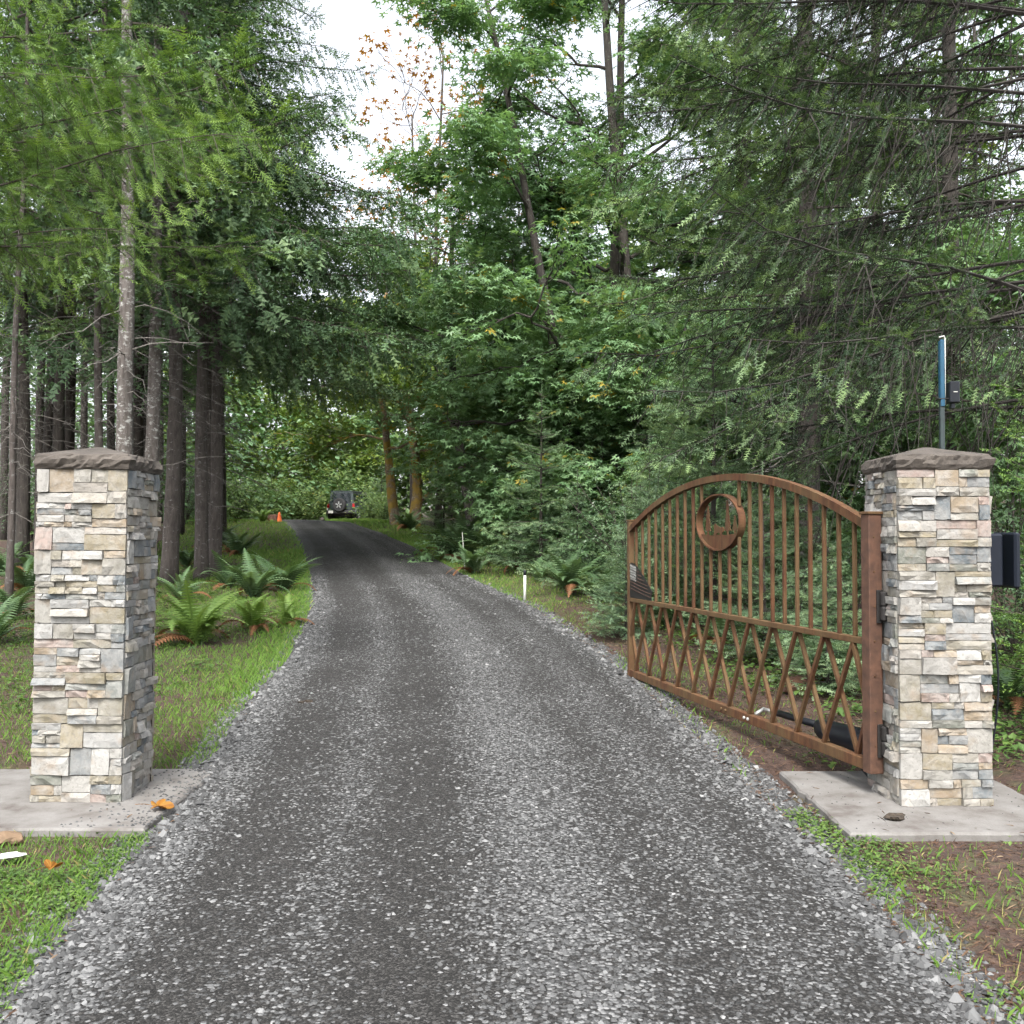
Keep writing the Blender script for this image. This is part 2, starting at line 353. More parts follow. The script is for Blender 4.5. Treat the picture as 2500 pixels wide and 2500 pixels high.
M['blue_paint'] = plain('blue_paint', (0.006, 0.055, 0.10), 0.4, 0.0, 0.15)
M['post_dark'] = plain('post_dark', (0.020, 0.032, 0.032), 0.5, 0.0, 0.3)
for _n in ('box_navy', 'black_plastic'): M[_n].node_tree.nodes['Principled BSDF'].inputs['Specular IOR Level'].default_value = 0.25
M['white_plastic'] = plain('white_plastic', (0.5, 0.5, 0.47), 0.5, 0.0, 0.08)
M['flag_black'] = plain('flag_black', (0.016, 0.014, 0.013), 0.5, 0.2, 0.4, 30)
M['car_paint'] = plain('car_paint', (0.035, 0.045, 0.047), 0.28, 0.0, 0.05)
M['car_black'] = plain('car_black', (0.012, 0.012, 0.013), 0.6, 0.0, 0.2)
M['tyre'] = plain('tyre', (0.020, 0.020, 0.021), 0.85, 0.0, 0.2)
M['silver'] = plain('silver', (0.55, 0.55, 0.56), 0.3, 0.7, 0.1)
m, nt, b = new_mat('car_glass'); b.inputs['Base Color'].default_value = (0.010, 0.013, 0.016, 1); b.inputs['Roughness'].default_value = 0.06; M['car_glass'] = m
M['lamp_red'] = plain('lamp_red', (0.30, 0.012, 0.018), 0.25, 0.0, 0.1)
M['orange'] = plain('cone_orange', (0.75, 0.14, 0.03), 0.5, 0.0, 0.1)
M['stump'] = plain('stump', (0.09, 0.045, 0.028), 0.9, 0.0, 0.4, 10, 0.4)
M['rock'] = plain('rock', (0.38, 0.36, 0.33), 0.85, 0.0, 0.3, 12, 0.4)
M['rock_tan'] = plain('rock_tan', (0.13, 0.085, 0.05), 0.85, 0.0, 0.3, 12, 0.4)
M['clod'] = plain('clod', (0.035, 0.026, 0.018), 0.95, 0.0, 0.5, 60, 0.6)

# ---------------------------------------------------------------- terrain
PY = np.array([-60, 0, 4, 5.8, 8.2, 11, 16, 21.5, 31, 40, 47, 52, 60, 75, 120, 200, 500], float)
PZ = np.array([-0.9, -0.02, 0.0, 0.0, 0.085, 0.20, 0.44, 0.66, 1.22, 1.76, 2.22, 2.36, 2.36, 2.4, 4.0, 7.0, 16.0])
_yy = np.linspace(-60, 500, 5601); _zz = np.interp(_yy, PY, PZ)
_k = np.hanning(33); _k /= _k.sum(); _zs = np.convolve(np.pad(_zz, 16, mode='edge'), _k, 'valid')
def prof(Y): return np.interp(Y, _yy, _zs)
FPX = 1932.0; HX, HY = 966.0, 1013.0      # layout numbers below are read off a 1932-pixel view of the photograph
def depth_of(y):
    d = np.linspace(1.5, 60, 6000); r = HY + (CAM_H-prof(d))*FPX/d
    return d[np.argmin(np.abs(r-y))]
rows = [(1900, 15, 1855), (1750, 128, 1705), (1640, 228, 1600), (1520, 335, 1468), (1400, 420, 1330), (1310, 480, 1232), (1240, 548, 1150), (1140, 592, 1000), (1090, 587, 890), (1030, 570, 780), (1005, 557, 718)]
ED = [depth_of(r[0]) for r in rows]
EL = [(r[1]-HX)*d/FPX for r, d in zip(rows, ED)]; ER = [(r[2]-HX)*d/FPX for r, d in zip(rows, ED)]
ED = [-40, 0] + ED + [46.5, 52, 58, 66]; EL = [-2.6, -1.95] + EL + [-10.3, -13.4, -19, -30]; ER = [2.2, 1.7] + ER + [-7.4, -9.6, -14, -25]
def edgeL(Y): return np.interp(Y, ED, EL)
def edgeR(Y): return np.interp(Y, ED, ER)
def lat_of(X, Y): return (X-edgeL(Y))/(edgeR(Y)-edgeL(Y))
def road_z(X, Y):
    u = np.clip(lat_of(X, Y), -0.06, 1.06)
    return prof(Y) - 0.02 + 0.055*(1-(2*u-1)**2) - 0.012*np.exp(-((u-0.3)/0.09)**2) - 0.012*np.exp(-((u-0.74)/0.09)**2) + 0.012*(fbm(X*1.1, Y*0.8, 5)-0.5)
def ground_z(X, Y):
    X, Y = np.asarray(X, float), np.asarray(Y, float)
    u = lat_of(X, Y); w = edgeR(Y)-edgeL(Y)
    off = np.maximum(np.maximum(-u, u-1)*w, 0)                       # metres away from the lane
    z = prof(Y) - 0.035 + np.clip(off, 0, 1.2)*0.012 + 0.10*(fbm(X*0.45, Y*0.45, 11)-0.5)*np.clip(off*1.2, 0.12, 1) + 0.035*(fbm(X*2.6, Y*2.6, 21)-0.5)
    z += np.clip(off-8, 0, 60)*0.03
    ins = np.minimum(u, 1-u)*w                                         # metres inside the lane
    z -= np.clip(ins-0.02, 0, 0.35)*0.35
    pad = ((np.abs(X+2.5) < 0.75) | (np.abs(X-2.35) < 0.8)) & (np.abs(Y-5.9) < 0.85)
    z = np.where(pad, np.minimum(z, -0.030), z)
    return z
def at(x, D): return (x-HX)*D/FPX

def axis_coords(fine, lo, hi, far):
    a = np.arange(lo, hi+1e-6, fine); out = []; s, p = fine, hi
    while p < far: s *= 1.18; p += s; out.append(p)
    b = []; s, p = fine, lo
    while p > -far: s *= 1.18; p -= s; b.append(p)
    return np.array(b[::-1] + list(a) + out)
gx, gy = axis_coords(0.14, -7, 7, 600), axis_coords(0.15, 1.5, 24, 600)
GX, GY = np.meshgrid(gx, gy); GZ = ground_z(GX, GY)
nx, ny = len(gx), len(gy)
i, j = np.meshgrid(np.arange(nx-1), np.arange(ny-1)); q = (j*nx+i).ravel()
bf = Buf(); bf.add(np.stack([GX, GY, GZ], -1).reshape(-1, 3), np.concatenate([np.stack([q, q+1, q+nx+1], -1), np.stack([q, q+nx+1, q+nx], -1)]))
bf.build('ground', M['soil'], smooth=True, kind='structure')

us = np.linspace(-0.05, 1.05, 45); ds = np.concatenate([np.arange(-30, 1.5, 0.6), np.arange(1.5, 24, 0.14), np.arange(24, 66, 0.5)])
UU, DD = np.meshgrid(us, ds)
XX = edgeL(DD)+UU*(edgeR(DD)-edgeL(DD)); ZZ = road_z(XX, DD)
nx, ny = len(us), len(ds); i, j = np.meshgrid(np.arange(nx-1), np.arange(ny-1)); q = (j*nx+i).ravel()
bf = Buf(); bf.add(np.stack([XX, DD, ZZ], -1).reshape(-1, 3), np.concatenate([np.stack([q, q+1, q+nx+1], -1), np.stack([q, q+nx+1, q+nx], -1)]))
drive = bf.build('gravel_driveway', M['gravel'], smooth=True, kind='structure')
a = drive.data.attributes.new('lat', 'FLOAT', 'POINT'); a.data.foreach_set('value', UU.ravel().astype(np.float32))

# ---------------------------------------------------------------- concrete pads
def pad(x0, x1, y0, y1, label):
    n = 18; xs = np.linspace(x0, x1, n); ys = np.linspace(y0, y1, n)
    per = [(x, y0) for x in xs[:-1]] + [(x1, y) for y in ys[:-1]] + [(x, y1) for x in xs[:0:-1]] + [(x0, y) for y in ys[:0:-1]]
    per = np.array(per); c = per.mean(0); k = len(per)
    per = per + R.normal(0, 0.005, per.shape)
    top = np.c_[c+(per-c)*0.985, np.full(k, 0.012)]; sh = np.c_[per, np.full(k, 0.0)]; bot = np.c_[per, np.full(k, -0.14)]
    v = np.concatenate([top, sh, bot, [[c[0], c[1], 0.014]]]); a = np.arange(k); b = (a+1) % k; t = []
    for o in (0, k): t += [np.stack([o+a, o+k+a, o+k+b], -1), np.stack([o+a, o+k+b, o+b], -1)]
    t.append(np.stack([np.full(k, 3*k), a, b], -1))
    return Buf().add(v, np.concatenate(t)).build('concrete_pad', M['concrete'], label=label, cat='concrete pad')
pad(-3.35, -1.88, 5.27, 6.62, 'flat concrete pad beside an orange leaf, under the pillar without a gate')
pad(1.70, 2.96, 5.19, 6.56, 'flat concrete pad with a dark clod, under the pillar holding the gate')

# ---------------------------------------------------------------- ledge-stone pillars
def stone_template(rg):
    """unit block: x 0..1, z 0..1, broken front face near y = -1 (44 triangles)"""
    nx, nz = 5, 3
    xs = np.array([0, 0.22, 0.5, 0.78, 1.0]) + np.r_[0, rg.normal(0, 0.05, 3), 0]; zs = np.array([0, 0.5+rg.normal(0, 0.1), 1.0])
    v = []
    tilt, tw = rg.normal(0, 0.10), rg.normal(0, 0.10)
    step = rg.random() < 0.4; sp = rg.uniform(0.25, 0.8)
    for zi, z in enumerate(zs):
        for xi, x in enumerate(xs):
            y = -1 + tilt*(z-0.5)*2 + tw*(x-0.5)*2 + rg.normal(0, 0.09)
            if step and x > sp+0.2*(z-0.5): y += 0.28
            if xi in (0, nx-1) or zi in (0, nz-1): y += 0.05
            xx = min(max(x, 0.004), 0.996); zz = min(max(z, 0.012), 0.988) + (rg.uniform(-0.03, 0.008)*(1 if zi else -1) if zi in (0, nz-1) else 0)
            v.append((xx, y, zz))
    t = []
    for a in range(nz-1):
        for c in range(nx-1):
            k = a*nx+c
            t += [(k, k+1, k+nx+1), (k, k+nx+1, k+nx)] if rg.random() < 0.5 else [(k, k+1, k+nx), (k+1, k+nx+1, k+nx)]
    ring = list(range(nx)) + [nx*2-1] + list(range(nx*nz-1, nx*(nz-1)-1, -1)) + [nx]
    n0 = len(v)
    for k in ring: v.append((v[k][0], 0.0, v[k][2]))
    m_ = len(ring)
    for k in range(m_):
        a, b_, c, d = ring[k], ring[(k+1) % m_], n0+(k+1) % m_, n0+k
        t += [(a, c, b_), (a, d, c)]
    return np.array(v, float), np.array(t)
SR = np.random.default_rng(31)
STONES = []
for k in range(16):
    v, t = stone_template(SR); STONES.append((v, t, Buf().add(v, t).mesh('stone', M['stone'])))

def face_layout(rg, W, H):
    """courses of about 15 cm panels, each cut into squarish full stones and stacks of thin strips"""
    out, z = [], 0.0
    while z < H-1e-6:
        h = min(rg.uniform(0.132, 0.156), H-z)
        if H-(z+h) < 0.06: h = H-z
        x = 0.0
        while x < W-1e-6:
            k = rg.random()
            w = rg.uniform(0.08, 0.13) if k < 0.12 else rg.uniform(0.11, 0.23)
            if W-(x+w) < 0.05: w = W-x
            if k < 0.12: out.append((x, z, w, h))
            elif k < 0.42:
                f = rg.choice([0.30, 0.36, 0.64, 0.70]); out.append((x, z, w, h*f))
                o = h*(1-f)
                if w > 0.17 and rg.random() < 0.6:
                    s = rg.uniform(0.3, 0.7); out += [(x, z+h*f, w*s, o), (x+w*s, z+h*f, w*(1-s), o)]
                else: out.append((x, z+h*f, w, o))
            else:
                ys = [0, rg.uniform(0.24, 0.40), rg.uniform(0.56, 0.74), 1] if rg.random() < 0.7 else [0, rg.uniform(0.18, 0.26), 0.5, rg.uniform(0.70, 0.80), 1]
                for a in range(len(ys)-1):
                    zz, hh = z+h*ys[a], h*(ys[a+1]-ys[a])
                    if w > 0.15 and rg.random() < 0.55:
                        s = rg.uniform(0.25, 0.75); out += [(x, zz, w*s, hh), (x+w*s, zz, w*(1-s), hh)]
                    else: out.append((x, zz, w, hh))
            x += w
        z += h
    return out

def pillar(cx, cy, base, W, H, label, seed, inner):
    rg = np.random.default_rng(seed)
    p = thing('stone_pillar', label, 'pillar', (cx, cy, base))
    e = 0.020
    a = W/2-e
    Buf().add(box_v(-a, a, -a, a, -0.05, H), BOXT).build('core', M['mortar'], p)
    hid = Buf()
    faces = [(0, (0, -1)), (1, (1, 0)), (2, (0, 1)), (3, (-1, 0))]
    for fi, nrml in faces:
        ang = fi*pi/2                                     # 0 faces the camera side, 1 faces +X, 2 faces away, 3 faces -X
        ca, sa = cos(ang), sin(ang)
        shown = fi == 0 or fi == inner
        wide = W/2 if fi in (0, 2) else W/2-e-0.001
        for (x, z, w, h) in face_layout(rg, 2*wide, H):
            d = e + rg.choice([0.0, 0.004, 0.009, 0.015, 0.022], p=[0.28, 0.25, 0.22, 0.15, 0.10])
            g = 0.0005
            k = int(rg.integers(len(STONES)))
            lx, ly = -wide+x+g, -(a+0.0008)
            px, py = ca*lx - sa*ly, sa*lx + ca*ly
            if shown:
                link('stone', STONES[k][2], p, (px, py, z+g), (0, 0, ang), (w-2*g, d, h-2*g))
            else:
                v = STONES[k][0]*np.array([w-2*g, d, h-2*g]) + np.array([lx, ly, z+g])
                hid.add(np.c_[ca*v[:, 0]-sa*v[:, 1], sa*v[:, 0]+ca*v[:, 1], v[:, 2]], STONES[k][1])
    o = hid.build('far_side_stones', M['stone'], p); o['kind'] = 'stuff'
    # rough-hewn cap: chipped rock edge, low pyramid on top
    C = 0.274; k = 72; th = np.arange(k)*2*pi/k
    sq = np.stack([np.cos(th), np.sin(th)], -1); sq = sq/np.abs(sq).max(1, keepdims=True)
    prof_ = [(0.955, 0.0), (0.975, 0.010), (1.0, 0.028), (1.0, 0.052), (0.965, 0.074), (0.93, 0.084), (0.62, 0.104), (0.3, 0.126), (0.08, 0.142)]
    v = []
    for li, (s, z) in enumerate(prof_):
        rough = (0.0, 0.006, 0.010, 0.011, 0.008, 0.004, 0.002, 0.001, 0.0)[li]
        n = np.array([vnoise(q*0.45, li*1.3, seed) for q in range(k)])-0.5 + 0.6*(rg.random(k)-0.5)
        rr = C*s + n*rough*2
        v.append(np.c_[sq*rr[:, None], H + z + (rg.random(k)-0.5)*rough*0.7 + n*rough*0.5])
    v = np.concatenate(v + [np.array([[0, 0, H+0.144], [0, 0, H]])]); a_ = np.arange(k); b_ = (a_+1) % k; t = []
    for L in range(len(prof_)-1): t += [np.stack([L*k+a_, L*k+b_, (L+1)*k+b_], -1), np.stack([L*k+a_, (L+1)*k+b_, (L+1)*k+a_], -1)]
    L = len(prof_)-1; t += [np.stack([L*k+a_, L*k+b_, np.full(k, (L+1)*k)], -1), np.stack([b_, a_, np.full(k, (L+1)*k+1)], -1)]
    Buf().add(v, np.concatenate(t)).build('cap', M['cap'], p)
    return p
pl = pillar(-2.446, 6.03, 0.013, 0.505, 1.872, 'pale ledge stone pillar standing alone, with no gate or box on it', 5, 1); pl.rotation_euler = (0, radians(0.6), 0)
pillar(2.406, 5.96, 0.013, 0.515, 1.865, 'pale ledge stone pillar carrying the open rusty gate', 6, 3)

# ---------------------------------------------------------------- rusty arched gate
GU = np.array([-0.2203, 0.9754]); GL = 4.2; BS = 0.175
gate = thing('arched_gate', 'open rusty steel gate with arched top, upright bars and diamond lattice', 'gate', (2.085, 5.95, 0.0), (0, 0, math.atan2(GU[1], GU[0])))
def gb(name, v, t, mat='rust', parent=None, smooth=False): return Buf().add(v, t).build(name, M[mat], parent or gate, smooth)
gb('hinge_post', *bevel_box(-0.045, 0.04, -0.042, 0.042, 0.14, 1.630, 0.004), 'rust_shaded')
gb('post_cap', *bevel_box(-0.052, 0.047, -0.049, 0.049, 1.631, 1.648, 0.003))
gb('latch_post', *bevel_box(GL-0.04, GL+0.012, -0.03, 0.03, 0.14, 1.655, 0.004))
gb('post_cap', *bevel_box(GL-0.046, GL+0.018, -0.036, 0.036, 1.656, 1.668, 0.003))
gb('bottom_rail', *bevel_box(0.041, GL-0.041, -0.028, 0.028, 0.145, 0.212, 0.004))
gb('middle_rail', *bevel_box(0.041, GL-0.041, -0.024, 0.024, 0.872, 0.910, 0.003))
RA = 5.7; c0, c1 = 0.03, GL-0.03; mid = (c0+c1)/2; zc = 1.985-0.025-RA
def arch_z(s): return zc + np.sqrt(RA**2-(s-mid)**2)
s_ = np.linspace(c0+0.012, c1-0.012, 41); v = []
for s in s_:
    nn = np.array([s-mid, 0, arch_z(s)-zc])/RA
    for yy, rr in ((-0.026, -0.026), (0.026, -0.026), (0.026, 0.026), (-0.026, 0.026)):
        v.append(np.array([s, yy, arch_z(s)])+nn*rr)
t = []
for k in range(40):
    for e in range(4):
        a, b_ = k*4+e, k*4+(e+1) % 4; t += [(a, b_, b_+4), (a, b_+4, a+4)]
t += [(0, 2, 1), (0, 3, 2), (160, 161, 162), (160, 162, 163)]
gb('arch', v, t)
OA, OB, OZ = 0.405, 0.222, 1.615; OC = BS*12
bw = 0.0115
for k in range(1, 24):
    s = k*BS; top = arch_z(s)-0.028; dx = abs(s-OC)
    if dx < OA-0.02:
        hh = OB*sqrt(max(0, 1-(dx/OA)**2))
        gb('bar', *bevel_box(s-bw, s+bw, -bw, bw, 0.911, OZ-hh-0.002, 0.002))
        if dx > 0.3: gb('bar', *bevel_box(s-bw, s+bw, -bw, bw, OZ+hh+0.002, top, 0.002))
    else: gb('bar', *bevel_box(s-bw, s+bw, -bw, bw, 0.911, top, 0.002))
zb, zt = 0.213, 0.871; zm = (zb+zt)/2
for k in range(11):
    s0, s1 = BS*(2*k+1), BS*(2*k+3)
    gb('lattice_bar', *bar((s0, 0.0125, zt), (s1, 0.0125, zb), 0.024, 0.024, (0, 1, 0)))
    gb('lattice_bar', *bar((s1, -0.0125, zt), (s0, -0.0125, zb), 0.024, 0.024, (0, 1, 0)))
for s0, s1 in ((BS, 0.045), (23*BS, GL-0.045)):
    gb('lattice_bar', *bar((s0, 0.0125, zt), (s1, 0.0125, zm+0.012), 0.024, 0.024, (0, 1, 0)))
    gb('lattice_bar', *bar((s1, -0.0125, zm-0.012), (s0, -0.0125, zb), 0.024, 0.024, (0, 1, 0)))
# oval ring with cut-out forest scene
k = 64; th = np.arange(k)*2*pi/k; v = []
for yy, f in ((-0.028, 1), (0.028, 1), (0.028, 0.0), (-0.028, 0.0)):
    aa, bb = OA-(0.012 if f == 0 else 0), OB-(0.012 if f == 0 else 0)
    v.append(np.c_[OC+aa*np.cos(th), np.full(k, yy), OZ+bb*np.sin(th)])
a_ = np.arange(k); b_ = (a_+1) % k; t = []
for e in range(4):
    o, p_ = e*k, ((e+1) % 4)*k
    t += [np.stack([o+a_, p_+a_, p_+b_], -1), np.stack([o+a_, p_+b_, o+b_], -1)]
ring = gb('emblem_ring', np.concatenate(v), np.concatenate(t))
def cut(name, poly):
    # the gate is seen from its drive side, so picture-right is toward the hinge (smaller s)
    pts = [(OC-x*OA, OZ+z*OB) for x, z in poly]
    v, t = polyplate(pts, 0.006); gb(name, v, t, 'rust', ring)
arc = [(cos(q)*0.965, sin(q)*0.965) for q in np.linspace(radians(205), radians(335), 24)]
top = [(0.87, -0.40), (0.55, -0.42), (0.3, -0.45), (0.0, -0.43), (-0.3, -0.47), (-0.6, -0.44), (-0.87, -0.41)]
cut('ground_cutout', arc + top)
def pine(x, z0, z1, w, seed):
    rg = np.random.default_rng(seed); n = 9; Lp, Rp = [], []
    for q in range(n):
        z = z1-(z1-z0-0.08)*(q+1)/n; ww = w*(0.18+0.82*(q+1)/n)*rg.uniform(0.85, 1.12)
        Lp += [(x-ww, z), (x-ww*0.55, z+0.01)]; Rp += [(x+ww*rg.uniform(0.85, 1.1), z), (x+ww*0.55, z+0.01)]
    cut('pine_cutout', [(x, z1)] + Lp + [(x-0.03, z0+0.07), (x-0.03, z0-0.06), (x+0.03, z0-0.06), (x+0.03, z0+0.07)] + Rp[::-1])
pine(-0.55, -0.38, 0.62, 0.15, 1); pine(0.36, -0.38, 0.78, 0.15, 2); pine(0.68, -0.38, 0.22, 0.12, 3)
cut('bear_cutout', [(-0.30, -0.50), (-0.24, -0.30), (-0.26, -0.12), (-0.20, -0.04), (-0.14, -0.10), (-0.06, -0.14), (0.06, -0.20), (0.14, -0.16), (0.20, -0.22), (0.19, -0.32), (0.12, -0.36), (0.10, -0.50), (0.02, -0.50), (0.0, -0.38), (-0.12, -0.38), (-0.16, -0.50)])
# black sheet-metal flag near the latch end: slotted stripes and a star field
F0 = GL-0.045
def fx(u): return F0-u*0.62
outl = [(0.0, 0.0), (0.0, 1.0), (0.06, 0.985), (0.12, 1.01), (0.2, 0.97), (0.3, 0.93), (0.5, 0.76), (0.7, 0.58), (0.84, 0.42), (1.0, 0.24), (0.95, 0.10), (0.96, 0.0)]
def flag_top(u): return float(np.interp(u, [p[0] for p in outl[1:10]], [p[1] for p in outl[1:10]]))
def flag_x(z): return float(np.interp(-z, [-p[1] for p in outl[5:10]], [p[0] for p in outl[5:10]])) if z > 0.24 else 0.96
FZ = 0.914; FH = 0.335
fl = gb('flag_panel', *polyplate([(fx(u), FZ+w*FH) for u, w in outl], 0.004), 'flag_black')
fl.location.y = 0.020
for q in range(9):
    z1 = 0.08 + q*0.095
    u0 = 0.02 if z1 < 0.42 else 0.34
    # stripes sag towards the hinge, as sheet metal cut in a waving flag
    n = 6; uu = [u0 + (0.97-u0)*w/n for w in range(n+1)]
    zz = [z1 + 0.20*(1-u)**1.2 for u in uu]
    keep = [(u, z) for u, z in zip(uu, zz) if z < flag_top(u)-0.03 and z > 0.02]
    if len(keep) > 1:
        pts = np.array([(fx(u), 0.004, FZ+z*FH) for u, z in keep])
        gb('stripe', *tube(pts, 0.0032, 4), 'rust_dark', fl)
for r_ in range(6):
    for c_ in range(5):
        u, z = 0.04+c_*0.055+(r_ % 2)*0.025, 0.92-r_*0.075-c_*0.012
        if z < flag_top(u)-0.02:
            v, t = polyplate([(fx(u)+0.011*cos(q*pi/5+pi/2)*(1 if q % 2 == 0 else 0.42), FZ+z*FH+0.011*sin(q*pi/5+pi/2)*(1 if q % 2 == 0 else 0.42)) for q in range(10)], 0.003)
            s = gb('star', v, t, 'galv', fl); s.location.y = 0.0045
# hinges, mounting strip and bolts
def lathe_z(prof_, k=14):
    th = np.arange(k)*2*pi/k; v = np.concatenate([np.c_[r*np.cos(th), r*np.sin(th), np.full(k, z)] for r, z in prof_]); a_ = np.arange(k); b_ = (a_+1) % k; t = []
    for L in range(len(prof_)-1): t += [np.stack([L*k+a_, L*k+b_, (L+1)*k+b_], -1), np.stack([L*k+a_, (L+1)*k+b_, (L+1)*k+a_], -1)]
    n = len(prof_)*k; v = np.concatenate([v, [[0, 0, prof_[0][1]], [0, 0, prof_[-1][1]]]])
    t += [np.stack([np.full(k, n), b_, a_], -1), np.stack([np.full(k, n+1), (len(prof_)-1)*k+a_, (len(prof_)-1)*k+b_], -1)]
    return v, np.concatenate(t)
for z in (1.02, 0.25):
    v, t = lathe_z([(0.020, 0), (0.026, 0.006), (0.026, 0.072), (0.021, 0.078), (0.021, 0.084), (0.027, 0.09), (0.027, 0.158), (0.018, 0.166)])
    h = gb('hinge', v+np.array([-0.070, -0.040, z]), t, 'black_metal', smooth=False)
    gb('hinge_leaf', *bevel_box(-0.058, -0.046, -0.040, 0.0, z-0.015, z+0.175, 0.002), 'black_metal', h)
gb('mounting_plate', *bevel_box(-0.09, 0.10, -0.112, -0.100, 0.16, 1.50, 0.003), 'rust_dark')
gb('grey_strip', *bevel_box(-0.052, -0.020, -0.0995, -0.086, 0.12, 1.50, 0.002), 'galv')
for s, mt in ((1.62, 'galv'), (1.56, 'galv'), (2.02, 'rust'), (1.94, 'rust')):
    v, t = lathe_z([(0.012, 0), (0.012, 0.008), (0.007, 0.012)], 8)
    v = v[:, [0, 2, 1]]; v[:, 1] += 0.0285
    gb('bolt', v+np.array([s, 0, 0.180]), t, mt)
for z in np.linspace(0.3, 1.5, 7):
    v, t = lathe_z([(0.006, 0), (0.005, 0.004)], 6); v = v[:, [0, 2, 1]]; v[:, 0] *= -1
    gb('rivet', np.c_[-0.0455-v[:, 1], v[:, 0]+0.01, v[:, 2]+z], t, 'rust')

def along(s, off, z):
    n = np.array([-GU[1], GU[0]])      # toward the lane
    p = np.array([2.085, 5.95])+GU*s+n*off
    return np.array([p[0], p[1], z])
op = thing('gate_opener', 'black electric arm mounted low behind the open gate', 'gate opener', along(0.3, -0.13, 0.0))
def ob(name, pts, rad, mat, sides=10, squash=1.0):
    return Buf().add(*tube(np.array(pts)-np.array(op.location), rad, sides, True, squash)).build(name, M[mat], op, True)
ob('motor_housing', [along(0.10, -0.16, 0.26), along(0.14, -0.16, 0.255), along(0.45, -0.155, 0.235), along(0.75, -0.15, 0.225), along(0.86, -0.15, 0.24), along(0.90, -0.15, 0.25)], [0.03, 0.052, 0.062, 0.060, 0.045, 0.025], 'black_plastic', 12, 1.35)
ob('gear_case', [along(0.30, -0.155, 0.18), along(0.36, -0.155, 0.135), along(0.62, -0.15, 0.13), along(0.72, -0.15, 0.17)], [0.02, 0.045, 0.045, 0.02], 'black_plastic', 10)
ob('arm_tube', [along(0.88, -0.15, 0.25), along(1.45, -0.115, 0.245)], 0.024, 'black_plastic', 10)
ob('push_rod', [along(1.452, -0.115, 0.245), along(1.57, -0.105, 0.245)], 0.012, 'galv', 8)
ob('bracket', [along(1.59, -0.115, 0.245), along(1.59, -0.030, 0.200)], 0.014, 'galv', 6)
ob('rear_bracket', [along(0.12, -0.16, 0.26), along(0.02, -0.10, 0.262)], 0.016, 'black_metal', 6)
Buf().add(*tube([along(0.4, -0.15, 0.09), along(0.3, -0.15, 0.045), along(0.1, -0.11, 0.022), along(-0.02, -0.095, 0.02)], 0.006, 5)).build('power_cable', M['black_plastic'], label='black cable hanging from the gate opener onto the concrete pad', cat='cable')

# ---------------------------------------------------------------- control box, cables, antenna post
bx = thing('control_box', 'dark plastic control box mounted on the side of a stone pillar', 'control box', (2.70, 5.98, 1.225))
def cb(name, v, t, mat): return Buf().add(v, t).build(name, M[mat], bx)
cb('backplate', *bevel_box(-0.018, 0.0, -0.12, 0.12, -0.005, 0.285, 0.004), 'black_plastic')
cb('housing', *bevel_box(0.001, 0.105, -0.135, 0.135, -0.01, 0.295, 0.012), 'box_navy')
cb('lid', *bevel_box(0.106, 0.142, -0.14, 0.14, -0.018, 0.302, 0.012), 'box_navy')
cb('cable_gland', *lathe_z([(0.02, -0.06), (0.028, -0.05), (0.028, -0.012)], 10), 'black_plastic')
o = bx.children[-1]; o.location = (0.045, -0.03, 0)
for q, (dx, x1, lab) in enumerate(((0.0, 0.05, 'black cable hanging straight from the control box to the ground'), (0.03, -0.01, 'black cable bowing in an arc below the control box'), (0.015, 0.03, 'black cable with a kink below the control box'))):
    zs = np.linspace(1.20, 0.0, 14); w = np.linspace(0, 1, 14)
    pts = np.c_[2.74+dx*(1-w)+0.04*np.sin(w*pi)*(q-0.5)+(x1-0.01)*w-0.02*w, 5.95+0.02*np.sin(w*7+q), zs]
    Buf().add(*tube(pts, 0.006, 5)).build('box_cable', M['black_plastic'], None, True, label=lab, cat='cable')
ant = thing('antenna_post', 'slim dark post with blue upper half rising behind a stone pillar', 'post', (2.735, 6.50, -0.03))
Buf().add(*bevel_box(-0.014, 0.014, -0.014, 0.014, 0, 2.40, 0.002)).build('post', M['post_dark'], ant)
Buf().add(*bevel_box(-0.013, 0.013, -0.022, -0.0145, 2.36, 2.785, 0.002)).build('blue_panel', M['blue_paint'], ant)
Buf().add(*tube([(0.018, -0.018, 2.36), (0.018, -0.018, 2.79), (0.012, -0.018, 2.808), (-0.02, -0.018, 2.80)], 0.0045, 6)).build('white_edge', M['white_plastic'], ant)
Buf().add(*bevel_box(-0.014, 0.014, -0.014, 0.014, 2.401, 2.78, 0.002)).build('upper_post', M['blue_paint'], ant)
hb = Buf().add(*bevel_box(0.034, 0.098, -0.05, 0.03, 2.38, 2.515, 0.006)).build('receiver_box', M['black_plastic'], ant)
Buf().add(*bevel_box(0.055, 0.08, -0.0535, -0.0505, 2.445, 2.45, 0.0005)).build('receiver_mark', M['white_plastic'], hb)
Buf().add(*bevel_box(0.05, 0.075, -0.03, 0.01, 2.345, 2.379, 0.004)).build('receiver_plug', M['black_plastic'], hb)
Buf().add(*bevel_box(-0.028, 0.036, -0.024, 0.018, 2.405, 2.412, 0.001)).build('strap', M['black_metal'], ant)

